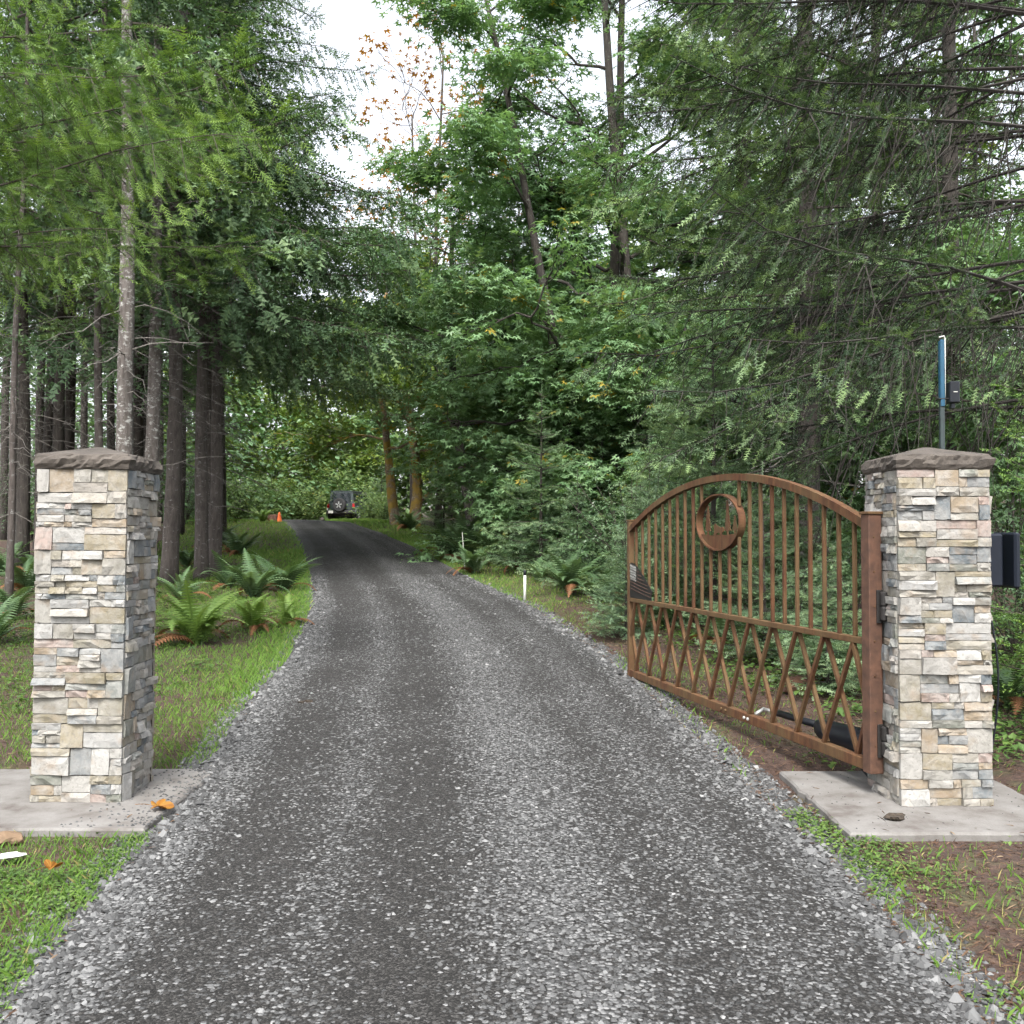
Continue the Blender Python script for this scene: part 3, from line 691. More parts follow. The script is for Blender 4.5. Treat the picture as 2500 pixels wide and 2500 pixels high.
# ---------------------------------------------------------------- stakes, cone, stump, small finds
d = depth_of(1128.5); st = thing('marker_post', 'white plastic marker post with black tip beside the driveway', 'marker post', (at(990, d), d, float(ground_z(at(990, d), d))))
Buf().add(*tube([(0, 0, -0.1), (0.003, 0, 0.42)], 0.024, 10)).build('post', M['white_plastic'], st, True)
Buf().add(*tube([(0.003, 0, 0.421), (0.003, 0, 0.50), (0.003, 0, 0.505)], [0.025, 0.025, 0.018], 10)).build('cap', M['black_plastic'], st, True)
d = depth_of(1076); x = at(878, d)
Buf().add(*tube([(x, d, float(ground_z(x, d))-0.1), (x-0.07, d, float(ground_z(x, d))+0.88)], [0.011, 0.008], 6)).build('thin_stake', M['white_plastic'], label='thin whitish stake leaning in the ferns', cat='stake')
d = 47.5; x = at(527, d); z = float(ground_z(x, d))
cone = thing('traffic_cone', 'small orange cone on the grass at the top of the driveway', 'traffic cone', (x, d, z))
Buf().add(*bevel_box(-0.17, 0.17, -0.17, 0.17, 0.0, 0.03, 0.008)).build('base', M['orange'], cone)
Buf().add(*lathe_z([(0.125, 0.031), (0.085, 0.22), (0.055, 0.4), (0.025, 0.48)], 14)).build('body', M['orange'], cone)
d = 49; x = at(518, d); z = float(ground_z(x, d))
v, t = lathe_z([(0.42, -0.1), (0.34, 0.1), (0.31, 0.42), (0.29, 0.44)], 16); v[:, :2] *= (1+0.08*np.sin(np.arange(len(v))*2.4))[:, None]
Buf().add(v, t).build('tree_stump', M['stump'], label='reddish tree stump beside the orange cone', cat='stump', loc=(x, d, z))

def rock(name, loc, sc, mat, label, cat, rot=0.0, seed=0, rough=0.25):
    rg = np.random.default_rng(seed); import bmesh
    bm = bmesh.new(); bmesh.ops.create_icosphere(bm, subdivisions=2, radius=1.0)
    for q in bm.verts: q.co *= 1+rg.normal(0, rough*0.5)
    v = np.array([q.co[:] for q in bm.verts]); bm.verts.index_update(); t = np.array([[q.index for q in f.verts] for f in bm.faces]); bm.free()
    return Buf().add(v*np.array(sc), t).build(name, M[mat], label=label, cat=cat, loc=loc, rot=(0, 0, rot))
rock('stone_chip', (-2.35, 4.83, 0.01), (0.075, 0.035, 0.012), 'white_plastic', 'flat white stone chip lying on bare soil', 'stone', 0.35, 3, 0.15)
rock('tan_rock', (-2.52, 5.12, 0.0), (0.09, 0.06, 0.035), 'rock_tan', 'tan rock half sunk in soil by the concrete pad', 'rock', 0.2, 4)
rock('dirt_clod', (2.02, 5.42, 0.025), (0.05, 0.035, 0.022), 'clod', 'dark clod of dirt lying on the concrete pad', 'dirt', 0.2, 8, 0.6)
d = depth_of(1318); rock('brown_mound', (2.62, 9.3, 0.16), (0.22, 0.14, 0.09), 'stump', 'reddish rotten log end among plants behind the gate', 'log', 0.5, 12)
def dry_leaf(x, y, z, size, rot, label, curl=0.35):
    pts, n = [], 30
    for q in range(n):
        a = q*2*pi/n; lob = 0.55+0.45*abs(cos(2.5*a))**0.8
        r_ = size*lob*(0.75+0.25*cos(a)); pts.append((r_*cos(a), r_*sin(a), curl*r_*abs(sin(a))*0.9+0.12*size*sin(3*a)))
    pts = np.array(pts+[(0, 0, 0)]); up = pts+np.array([0, 0, 0.002])
    a_ = np.arange(n); b_ = (a_+1) % n
    t = np.concatenate([np.stack([np.full(n, n), a_, b_], -1), np.stack([np.full(n, 2*n+1), n+1+b_, n+1+a_], -1), np.stack([a_, n+1+a_, n+1+b_], -1), np.stack([a_, n+1+b_, b_], -1)])
    bf = Buf().add(np.concatenate([up, pts]), t, R.random(4*n)*0.6+0.1)
    bf.add(*tube([(0, 0, 0.001), (-size*0.8, 0.01, 0.012), (-size*1.4, 0.02, 0.006)], 0.0015, 4), 0.0)
    return bf.build('dry_leaf', M['autumn'], label=label, cat='leaf', loc=(x, y, z), rot=(0.15, 0.1, rot))
dry_leaf(-1.93, 5.62, 0.03, 0.085, 0.4, 'large orange dry leaf on the concrete pad edge by the gravel')
dry_leaf(-2.02, 4.52, 0.05, 0.055, 1.4, 'orange dry leaf standing among green weeds by the gravel edge', 0.7)
rock('gravel_clod', (-1.74, 8.65, 0.10), (0.06, 0.05, 0.035), 'clod', 'dark lump at the grass edge of the gravel driveway', 'dirt', 0.0, 15, 0.5)

# ---------------------------------------------------------------- parked off-road car beyond the crest
JD = 61.0; JX = at(650, JD); JZ = float(ground_z(JX, JD))
car = thing('parked_car', 'dark grey boxy off-road car with rear spare wheel parked beyond the driveway', 'car', (JX, JD, JZ+0.02), (0, 0, radians(-13)))
# local: +y forward, x right, origin under the rear axle line centre
def cp(name, v, t, mat, parent=None, smooth=False): return Buf().add(v, t).build(name, M[mat], parent or car, smooth)
def taper(x0, x1, y0, y1, z0, z1, ix, iy0, iy1):
    v = box_v(x0, x1, y0, y1, z0, z1)
    for k in range(4, 8): v[k, 0] *= ix; v[k, 1] += iy0 if v[k, 1] == y0 else iy1
    return v, BOXT
body = cp('body', *bevel_box(-0.78, 0.78, -0.55, 2.55, 0.55, 1.12, 0.05), 'car_paint')
cp('hood', *bevel_box(-0.70, 0.70, 2.551, 3.65, 0.62, 1.14, 0.06), 'car_paint')
cp('hard_top', *taper(-0.77, 0.77, -0.53, 2.15, 1.121, 1.80, 0.90, 0.10, -0.25), 'car_paint')
cp('roof', *bevel_box(-0.71, 0.71, -0.46, 1.95, 1.801, 1.86, 0.025), 'car_paint')
v = box_v(-0.60, 0.60, -0.545, -0.50, 1.17, 1.74); v[4:, 1] += 0.09; v[4:, 0] *= 0.93
cp('rear_window', v, BOXT, 'car_glass')
for sx in (-1, 1):
    for y0, y1 in ((-0.36, 0.32), (0.44, 1.06), (1.18, 1.80)):
        xx = 0.772
        v = box_v(xx-0.03, xx+0.006, y0, y1, 1.17, 1.68); v[4:, 0] -= 0.068
        v[:, 0] *= sx; cp('side_window', v, BOXT if sx > 0 else BOXT[:, ::-1], 'car_glass')
    cp('tail_lamp', *bevel_box(sx*0.80-0.075, sx*0.80+0.075, -0.60, -0.551, 0.86, 1.10, 0.015), 'lamp_red')
    cp('mirror', *bevel_box(sx*0.95-0.10, sx*0.95+0.10, 1.85, 1.95, 1.18, 1.38, 0.03), 'car_black')
    for y in (0.0, 2.95):
        n = 13; aa = np.linspace(pi*0.05, pi*0.95, n); ri, ro = 0.47, 0.57; v = []
        for xx in (sx*0.78, sx*0.94):
            for r_ in (ri, ro): v.append(np.c_[np.full(n, xx), y+r_*np.cos(aa), 0.42+r_*np.sin(aa)])
        v = np.concatenate(v); k = np.arange(n-1); t = []
        for a, b_ in ((0, 1), (1, 3), (3, 2), (2, 0)): t += [np.stack([a*n+k, b_*n+k, b_*n+k+1], -1), np.stack([a*n+k, b_*n+k+1, a*n+k+1], -1)]
        cp('fender_flare', v, np.concatenate(t), 'car_paint')
def wheel(loc, axis, parent_name='wheel'):
    v, t = lathe_z([(0.22, -0.12), (0.36, -0.125), (0.40, -0.09), (0.405, 0.0), (0.40, 0.09), (0.36, 0.125), (0.22, 0.12)], 24)
    def turn(q): q = q[:, [2, 0, 1]] if axis == 'x' else q[:, [0, 2, 1]]; return q+np.array(loc)
    w = cp(parent_name, turn(v), t, 'tyre')
    sgn = -1 if axis == 'y' else (1 if loc[0] > 0 else -1)
    v, t = lathe_z([(0.215, 0.0), (0.215, 0.012), (0.18, 0.016)], 20); v[:, 2] = (v[:, 2]+0.118)*sgn
    cp('rim', turn(v), t, 'car_black', w)
    for q in range(5):
        a = q*2*pi/5+0.3
        v, t = bar((0.04*cos(a), 0.04*sin(a), 0.140*sgn), (0.20*cos(a), 0.20*sin(a), 0.140*sgn), 0.07, 0.012)
        cp('spoke', turn(v), t, 'silver', w)
for sx in (-0.80, 0.80):
    for y in (0.0, 2.95): wheel((sx, y, 0.42), 'x')
wheel((-0.02, -0.72, 1.02), 'y', 'spare_wheel')
cp('tailgate', *bevel_box(-0.66, 0.66, -0.575, -0.551, 0.72, 1.12, 0.01), 'car_paint')
cp('rear_bumper', *bevel_box(-0.90, 0.90, -0.74, -0.56, 0.50, 0.70, 0.04), 'car_black')
cp('licence_plate', *bevel_box(-0.72, -0.42, -0.752, -0.741, 0.53, 0.69, 0.003), 'white_plastic')
cp('reflector', *bevel_box(-0.88, -0.80, -0.612, -0.60, 0.72, 0.85, 0.003), 'white_plastic')
cp('underbody', *bevel_box(-0.6, 0.6, -0.5, 3.5, 0.36, 0.549, 0.02), 'car_black')

# ================================================================ vegetation
TR = np.random.default_rng(99)
def spray(n, wid, base=0.10, lift=0.10, top=False):
    """a needled twig: x from 0 to 1, needles as thin triangles on both sides"""
    v, t = [], []
    for k in range(n):
        x = 0.04+0.94*k/n; L = wid*(1.0 if k < n*0.7 else 1.0-0.55*(k-n*0.7)/(n*0.3))
        for s in (-1, 1):
            b = len(v); f = 0.55*L
            v += [(x, 0, 0), (x+base, 0, 0), (x+base*0.5+f, s*L, lift*L*(1 if (k+s) % 2 else -1))]
            t.append((b, b+1, b+2))
        if top and k % 2 == 0:
            b = len(v); v += [(x, 0, 0), (x+base, 0, 0), (x+base*0.5+0.5*wid, 0.1*wid, 0.85*wid)]; t.append((b, b+1, b+2))
    b = len(v); v += [(0.90, -0.02, 0), (0.90, 0.02, 0), (1.0+wid*0.5, 0, 0)]; t.append((b, b+1, b+2))
    return np.array(v, float), np.array(t)
SP_NEAR = spray(12, 0.20, 0.055, 0.4, True)
SP_MID = spray(5, 0.23, 0.17, 0.45)
SP_FINE = spray(9, 0.155, 0.08, 0.45)
SP_FAR = spray(3, 0.28, 0.30, 0.45)

def bough(rg, L, droop, tip, nb, bl, tw, hang=0.2, bare=0.12, flat=0.25, spacing=0.6):
    """one conifer limb in its own frame (x outward, z up): needled twig transforms and twig axes"""
    n = 9; t = np.linspace(0, 1, n)
    wig = rg.normal(0, 0.05, 2)*L
    ax = np.c_[L*t, wig[0]*np.sin(t*4)+wig[1]*t, -droop*L*t**1.5 + tip*L*t**4 + 0.03*L*np.sin(t*rg.uniform(4, 8)+rg.uniform(0, 6))*t]
    P, X, Z, Sc, G, lines = [], [], [], [], [], []
    for k in range(nb):
        u = bare+(1-bare)*((k+rg.random())/nb)**0.9; s = 1 if k % 2 else -1
        f = u*(n-1); i = min(int(f), n-2); o = ax[i]+(ax[i+1]-ax[i])*(f-i); tan = nrm(ax[i+1]-ax[i])
        side = nrm(np.cross([0, 0, 1.0], tan))*s
        l = bl*(1.05-0.80*u)*rg.uniform(0.7, 1.25)*min(1.0, 0.45+u*2.2)
        a = radians(rg.uniform(48, 70))
        hg = rg.random() < hang
        d = tan*cos(a)+side*sin(a)+np.array([0, 0, rg.normal(-0.12, flat)])
        if hg: d = tan*0.35+side*rg.uniform(0, 0.5)+np.array([0, 0, -1.0]); l *= 0.9
        d = nrm(d)
        m = max(2, int(l/(tw*spacing)))
        w = (np.arange(m)+0.3)/m; sag = -0.22*l*w**2
        pts = o+d*(l*w)[:, None]+np.c_[np.zeros((m, 2)), sag]
        lines.append((o, pts[-1]))
        up = np.array([0, 0, 1.0]) if not hg else nrm(-tan+np.array([0, 0, 0.3]))
        lat = nrm(np.cross(up, d)); sd = np.where(np.arange(m) % 2 == 0, 1, -1)[:, None]
        td = nrm(d*0.75+lat*sd*0.7+np.c_[rg.normal(0, 0.15, (m, 2)), rg.normal(-0.1, 0.18, m)])
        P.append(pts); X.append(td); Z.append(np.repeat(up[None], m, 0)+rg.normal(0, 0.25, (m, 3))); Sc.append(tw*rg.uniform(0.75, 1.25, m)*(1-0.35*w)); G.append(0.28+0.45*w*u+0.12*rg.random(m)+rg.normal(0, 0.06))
        # end shoot of the branchlet
        P.append(pts[-1:]); X.append(nrm(d+rg.normal(0, 0.1, 3))[None]); Z.append(up[None]); Sc.append(np.array([tw*1.1])); G.append(np.array([0.55+0.35*rg.random()]))
    m = max(2, int(L*(1-bare)/(tw*1.2))); w = bare+(1-bare)*(np.arange(m)+0.5)/m
    pts = np.stack([np.interp(w, t, ax[:, c]) for c in range(3)], -1)
    P.append(pts); X.append(np.repeat(nrm(ax[-1]-ax[-2])[None], m, 0)+rg.normal(0, 0.25, (m, 3))); Z.append(np.tile([0, 0, 1.0], (m, 1))); Sc.append(np.full(m, tw)); G.append(0.4+0.3*rg.random(m))
    return dict(ax=ax, P=np.concatenate(P), X=nrm(np.concatenate(X)), Z=np.concatenate(Z), S=np.concatenate(Sc), G=np.concatenate(G), lines=lines)
def rotz(a): return np.array([[cos(a), -sin(a), 0], [sin(a), cos(a), 0], [0, 0, 1.0]])
def roty(a): return np.array([[cos(a), 0, sin(a)], [0, 1, 0], [-sin(a), 0, cos(a)]])
def rotx(a): return np.array([[1.0, 0, 0], [0, cos(a), -sin(a)], [0, sin(a), cos(a)]])
def put_bough(B, crown, wood, base, az, pitch, sc, sp, r0, rg, roll=0.0, sub=True, tshift=0.0, dead=0):
    Q = rotz(az) @ roty(-pitch) @ rotx(roll)
    P = (B['P']*sc) @ Q.T + base
    v, t = inst(sp[0], sp[1], P, B['X'] @ Q.T, B['Z'] @ Q.T, B['S']*sc)
    crown.add(v, t, np.repeat(np.clip(B['G']+tshift+rg.normal(0, 0.05), 0, 1), len(sp[1])))
    ax = (B['ax']*sc) @ Q.T + base
    wood.add(*tube(ax, np.linspace(r0, r0*0.15, len(ax)), 5, False))
    if sub:
        for a, b in B['lines']:
            a, b = Q @ (a*sc)+base, Q @ (b*sc)+base
            wood.add(*tube([a, b], [r0*0.22, 0.002], 3, False))
def trunk_tube(rg, h, r, lean=(0, 0), sides=12, n=26, flare=1.35, top=0.25, wob=0.03):
    z = np.linspace(-0.25, h, n); w = (z+0.25)/h
    x = lean[0]*w*h+wob*np.sin(z*0.8+rg.uniform(0, 6)); y = lean[1]*w*h+wob*np.cos(z*0.7+rg.uniform(0, 6))
    rr = r*(1-(1-top)*w)*(1+(flare-1)*np.exp(-np.maximum(z, 0)*2.8))
    v, t = tube(np.c_[x, y, z], rr, sides, True)
    nv = n*sides
    v[:nv, :2] += (v[:nv, :2]-np.repeat(np.c_[x, y], sides, 0))*rg.normal(0, 0.05, (nv, 1))
    return v, t, (np.c_[x, y, z], rr)
def dead_twigs(rg, buf, path, rr, z0, z1, n, L0, L1, droop=0.25, thick=0.012):
    for k in range(n):
        z = rg.uniform(z0, z1); c = np.array([np.interp(z, path[:, 2], path[:, q]) for q in range(3)])
        az = rg.uniform(0, 2*pi); L = rg.uniform(L0, L1); s = np.linspace(0, 1, 5)
        kink = rg.normal(0, 0.10, (5, 3))*L; kink[0] = 0
        pts = c+np.c_[cos(az)*L*s, sin(az)*L*s, rg.normal(0.0, 0.2)*L*s-droop*L*s**2]+np.cumsum(kink, 0)*0.4
        buf.add(*tube(pts, thick*np.linspace(1, 0.2, 5)*rg.uniform(0.6, 1.2), 3, False))
        for q in range(int(rg.integers(1, 5))):
            i = int(rg.integers(1, 4)); d = rg.normal(0, 1, 3); d[2] -= 0.5; d = nrm(d)*L*rg.uniform(0.15, 0.4)
            buf.add(*tube([pts[i], pts[i]+d*0.5+rg.normal(0, 0.02, 3), pts[i]+d], [thick*0.4, thick*0.3, thick*0.1], 3, False))

# ---- the stand of straight firs on one side of the lane: two crown shapes shared by the whole stand
def stand_fir(seed, h, r, z_crown, bark):
    rg = np.random.default_rng(seed); root = thing('fir_tree', 'x', 'tree')
    v, t, (path, rr) = trunk_tube(rg, h, r)
    Buf().add(v, t).build('trunk', M[bark], root, True)
    wood, crown, dead = Buf(), Buf(), Buf()
    lib = [bough(rg, 2.6, rg.uniform(0.15, 0.35), 0.12, 26, 0.95, 0.26, 0.3, spacing=0.5) for _ in range(5)]
    for k in range(34):
        z = z_crown+(h-0.6-z_crown)*(k+rg.random())/34; f = 1-0.75*(z-z_crown)/(h-z_crown)
        put_bough(lib[k % 5], crown, wood, np.array([np.interp(z, path[:, 2], path[:, 0]), np.interp(z, path[:, 2], path[:, 1]), z]), k*2.4+rg.normal(0, 0.4), rg.uniform(-0.15, 0.25), f*rg.uniform(0.8, 1.1), SP_FAR, 0.03, rg, sub=False)
    dead_twigs(rg, dead, path, rr, 1.6, z_crown+1.0, 46, 0.5, 1.7)
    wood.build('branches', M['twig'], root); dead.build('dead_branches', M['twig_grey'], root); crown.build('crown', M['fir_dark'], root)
    return root
STAND = [stand_fir(1, 17, 0.150, 7.0, 'bark_pale'), stand_fir(2, 18, 0.145, 6.3, 'bark_grey'), stand_fir(3, 16, 0.07, 6.5, 'bark_grey')]
stand_spec = [  # x in the 1932 view, depth, which, scale, label
 (237, 16.5, 0, 1.0, 'thick pale lichen-spotted fir trunk rising behind the lone stone pillar'),
 (284, 19, 0, 0.96, 'pale lichen-spotted fir trunk next to the thickest pale trunk'),
 (321, 20, 1, 1.10, 'straight grey fir trunk standing clear beside the lone stone pillar'),
 (378, 21.5, 1, 0.98, 'slimmer grey fir of two trunks standing close together'),
 (404, 22.2, 1, 1.0, 'thicker grey fir of two trunks standing close together'),
 (182, 19, 2, 1.2, 'thin pale fir trunk among the dark stand'),
 (16, 17, 2, 0.9, 'very thin leaning fir trunk at the edge of the dark stand')]
BACK = stand_fir(4, 18, 0.15, 6.8, 'bark_dark'); STAND.append(BACK)
far_lab = 'grey fir trunk deep in the shaded stand'
for x, d in ((110, 24), (130, 26), (45, 23), (72, 30), (262, 26), (152, 36), (212, 33), (-60, 22), (340, 37), (5, 34), (95, 40), (300, 46), (-40, 42), (180, 50), (240, 41), (275, 31), (88, 28), (28, 27)):
    stand_spec.append((x, d, 3, 1.0, far_lab))
used = set()
for k, (x, d, w, sc, lab) in enumerate(stand_spec):
    X = at(x, d); loc = (X, d, float(ground_z(X, d))-0.02); g = 'firs of the shaded stand'
    if w not in used:
        o = STAND[w]; used.add(w); o.location = loc; o.rotation_euler = (0, 0, k*1.3); o.scale = (sc,)*3; o['label'] = lab; o['group'] = g
    else: o = copy_tree(STAND[w], loc, k*2.1, (sc, sc, sc*TR.uniform(0.92, 1.1)), lab, g)
    o.rotation_euler = (TR.normal(0, 0.008), TR.normal(0, 0.008)+(0.02 if k == 6 else 0), o.rotation_euler[2])

# ---- big drooping firs that overhang the lane
def drooping_fir(seed, h, r, z0, Lmax, nb, sp, mat, bark, az_mid, az_spread, droop=(0.25, 0.5), bl=1.25, tw=0.30, nbl=30, hang=0.35, deadn=60, power=1.0, tshift=0.0, pitch=(0.0, 0.25)):
    rg = np.random.default_rng(seed); root = thing('fir_tree', 'x', 'tree')
    v, t, (path, rr) = trunk_tube(rg, h, r)
    Buf().add(v, t).build('trunk', M[bark], root, True)
    wood, crown, dead = Buf(), Buf(), Buf()
    lib = [bough(rg, 5.0, rg.uniform(*droop), rg.uniform(0.05, 0.16), nbl, bl, tw, hang, bare=0.15, spacing=0.42) for _ in range(7)]
    for k in range(nb):
        z = z0+(h-1.0-z0)*(k+rg.random())/nb; f = max(0.14, 1-(z-z0)/(h-z0))**power
        az = az_mid+rg.uniform(-az_spread, az_spread)
        put_bough(lib[k % 7], crown, wood, np.array([np.interp(z, path[:, 2], path[:, 0]), np.interp(z, path[:, 2], path[:, 1]), z]), az, rg.uniform(*pitch), Lmax/5.0*f*rg.uniform(0.75, 1.1), sp, 0.032, rg, rg.normal(0, 0.15), True, tshift)
    if deadn: dead_twigs(rg, dead, path, rr, 2.0, z0+3, deadn, 0.8, 2.6, 0.4, 0.014)
    wood.build('branches', M['twig'], root)
    if deadn: dead.build('dead_branches', M['twig_grey'], root)
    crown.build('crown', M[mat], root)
    return root
def place(o, x, d, label, rz=0.0, sc=1.0, group=None, dz=-0.02):
    X = at(x, d); o.location = (X, d, float(ground_z(X, d))+dz); o.rotation_euler = (0, 0, rz); o.scale = (sc,)*3; o['label'] = label
    if group: o['group'] = group
    return o
df = drooping_fir(11, 19, 0.17, 5.4, 7.0, 66, SP_MID, 'fir_dark', 'bark_grey', -0.30, 1.45, (0.22, 0.42), bl=1.5, nbl=38, hang=0.45)
place(df, 392, 23.5, 'tall dark fir whose drooping boughs overhang the driveway', group='drooping firs over the lane')
copy_tree(df, (at(415, 32), 32, float(ground_z(at(415, 32), 32))), 0.35, 1.0, 'dark drooping fir farther up the lane, behind the tallest drooping fir', 'drooping firs over the lane')
copy_tree(df, (at(250, 27), 27, float(ground_z(at(250, 27), 27))), -0.7, 1.05, 'dark drooping fir rising above the shaded stand of trunks', 'drooping firs over the lane')

# ---- bright-tipped fir whose near boughs reach in over the lone pillar
rg = np.random.default_rng(21)
nf = thing('fir_tree', 'fir with bright yellow-green boughs reaching over the lone stone pillar', 'tree', (-7.4, 9.6, float(ground_z(-7.4, 9.6))))
v, t, (path, rr) = trunk_tube(rg, 15, 0.22); Buf().add(v, t).build('trunk', M['bark_grey'], nf, True)
wood, crown = Buf(), Buf()
lib = [bough(rg, 5.0, rg.uniform(0.10, 0.25), 0.08, 44, 1.25, 0.19, 0.40, bare=0.30, flat=0.3, spacing=0.40) for _ in range(5)]
for k, (z, az, L, pit) in enumerate([(4.9, 0.12, 5.3, 0.18), (5.5, -0.10, 4.9, 0.16), (4.1, 0.05, 4.9, 0.12), (4.7, 0.20, 4.5, 0.22), (4.6, -0.18, 5.2, 0.14), (5.2, -0.02, 5.2, 0.12), (5.0, 0.42, 4.2, 0.15), (5.6, -0.30, 4.6, 0.10), (5.4, 0.10, 4.0, 0.22), (4.3, -0.10, 4.0, 0.05), (5.9, 0.32, 4.2, 0.05), (6.3, -0.12, 3.4, 0.22), (6.5, -0.55, 3.8, 0.0), (4.4, 0.65, 3.6, 0.1), (6.9, 0.15, 3.2, 0.1), (7.4, 2.0, 3.0, 0.0), (6.0, -1.6, 3.2, 0.0), (7.8, -0.6, 2.8, 0.0)]):
    put_bough(lib[k % 5], crown, wood, np.array([0, 0, z]), az, pit, L/5.0, SP_NEAR if k < 13 else SP_MID, 0.020, rg, rg.normal(0, 0.2), True, 0.20)
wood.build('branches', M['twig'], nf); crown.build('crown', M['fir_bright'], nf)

# ---- dark old firs behind the gate, with curtains of bare twigs
rg = np.random.default_rng(41)
rf = thing('fir_tree', 'huge dark fir with long arching boughs and curtains of bare twigs beyond the gate', 'tree', (7.0, 11.2, float(ground_z(7.0, 11.2))))
v, t, (path, rr) = trunk_tube(rg, 18, 0.38); Buf().add(v, t).build('trunk', M['bark_dark'], rf, True)
wood, crown, dead = Buf(), Buf(), Buf()
lib = [bough(rg, 6.0, rg.uniform(0.30, 0.6), 0.12, 42, 1.5, 0.20, 0.30, bare=0.36, flat=0.2, spacing=0.44) for _ in range(6)]
for k in range(40):
    z = 2.6+12.5*((k+rg.random())/40)**1.1; az = pi+rg.uniform(-1.0, 0.45); L = 6.4*(1-0.45*(z-2.6)/13)*rg.uniform(0.7, 1.05)
    B = lib[k % 6]; pit = rg.uniform(0.05, 0.4); sc = L/6.0
    put_bough(B, crown, wood, np.array([0, 0, z]), az, pit, sc, SP_FINE, 0.030, rg, rg.normal(0, 0.15), True, 0.0)
    Q = rotz(az) @ roty(-pit); ax = (B['ax']*sc) @ Q.T + np.array([0, 0, z])
    for q in range(26):                                            # bare hanging twigs under the inner half
        u = rg.uniform(0.08, 0.75)*8; i = int(u); o = ax[i]+(ax[i+1]-ax[i])*(u-i); tan = nrm(ax[i+1]-ax[i])
        d = tan*rg.uniform(0.2, 0.7)+np.array([rg.normal(0, 0.35), rg.normal(0, 0.45), -1.0]); l = rg.uniform(0.5, 1.7)
        m1 = o+nrm(d)*l*0.5+rg.normal(0, 0.05, 3); e = o+nrm(d)*l+np.array([0, 0, -0.12*l])+rg.normal(0, 0.07, 3)
        dead.add(*tube([o, m1, e], [0.009, 0.006, 0.002], 3, False))
        for w in range(2):
            p0 = m1 if w else (o+m1)/2; dead.add(*tube([p0, p0+nrm(rg.normal(0, 1, 3)+np.array([-0.3, 0, -0.8]))*l*0.35], [0.004, 0.0015], 3, False))
lib2 = [bough(rg, 5.6, rg.uniform(0.25, 0.45), 0.12, 46, 1.5, 0.21, 0.22, bare=0.40, flat=0.15, spacing=0.42) for _ in range(4)]
for k in range(13):
    put_bough(lib2[k % 4], crown, wood, np.array([0, 0, 3.4+6.0*(k+rg.random())/13]), pi+rg.uniform(-0.75, 0.12), rg.uniform(-0.05, 0.22), rg.uniform(0.85, 1.08), SP_FINE, 0.026, rg, rg.normal(0, 0.15), True, 0.14)
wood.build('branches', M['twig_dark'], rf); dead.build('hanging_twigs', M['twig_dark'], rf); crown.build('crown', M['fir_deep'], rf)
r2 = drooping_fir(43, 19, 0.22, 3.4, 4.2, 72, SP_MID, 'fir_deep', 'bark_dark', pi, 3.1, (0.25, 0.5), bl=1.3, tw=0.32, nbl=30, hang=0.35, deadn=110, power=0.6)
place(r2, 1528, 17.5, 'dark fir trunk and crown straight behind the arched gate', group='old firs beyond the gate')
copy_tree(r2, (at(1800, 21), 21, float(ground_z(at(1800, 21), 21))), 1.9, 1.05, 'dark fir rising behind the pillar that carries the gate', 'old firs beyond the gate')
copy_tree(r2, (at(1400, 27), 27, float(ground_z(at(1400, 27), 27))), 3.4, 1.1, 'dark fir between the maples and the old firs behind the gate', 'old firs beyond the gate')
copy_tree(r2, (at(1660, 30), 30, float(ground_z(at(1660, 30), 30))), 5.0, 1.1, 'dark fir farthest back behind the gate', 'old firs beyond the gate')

# ---- young firs
def young_fir(seed, h, spread, sp, tw, mat, nwh=12, tilt=0.2):
    rg = np.random.default_rng(seed); root = thing('young_fir', 'x', 'tree')
    wood, crown = Buf(), Buf()
    v, t, (path, rr) = trunk_tube(rg, h, 0.022*h**0.6, n=14, top=0.12, flare=1.1, wob=0.015); Buf().add(v, t).build('trunk', M['bark_dark'], root, True)
    lib = [bough(rg, 1.5, rg.uniform(0.02, 0.16), 0.10, 16, 0.66, tw, 0.02, bare=0.06, flat=0.12, spacing=0.42) for _ in range(6)]
    for w in range(nwh):
        z = h*(0.08+0.87*w/(nwh-1)); f = (1-w/(nwh-0.2))**0.85
        nbr = 8 if w < nwh*0.7 else 6
        for q in range(nbr):
            put_bough(lib[int(rg.integers(6))], crown, wood, np.array([0, 0, z+rg.normal(0, 0.05)]), q*2*pi/nbr+w*0.7+rg.normal(0, 0.2), rg.uniform(-0.05, tilt)+0.35*w/nwh, spread/1.5*max(f, 0.1)*rg.uniform(0.7, 1.12), sp, 0.014, rg, rg.normal(0, 0.1), False, 0.05)
    zt = np.linspace(h*0.9, h*1.02, 5); P = np.c_[np.zeros((5, 2)), zt]
    v, t = inst(sp[0], sp[1], P, np.tile([0.1, 0, 1.0], (5, 1)), np.tile([1.0, 0, 0], (5, 1)), np.full(5, tw*0.8)); crown.add(v, t, 0.7)
    wood.build('branches', M['twig'], root); crown.build('crown', M[mat], root)
    return root
yA = young_fir(51, 4.5, 1.7, SP_MID, 0.20, 'fir_young'); place(yA, 1345, 14, 'tallest pale young fir standing behind the arch of the gate')
yB = young_fir(52, 4.0, 1.35, SP_MID, 0.19, 'fir_young', 10)
place(yB, 1022, 22, 'blue-green young fir with pointed top among ferns', group='young firs by the lane')
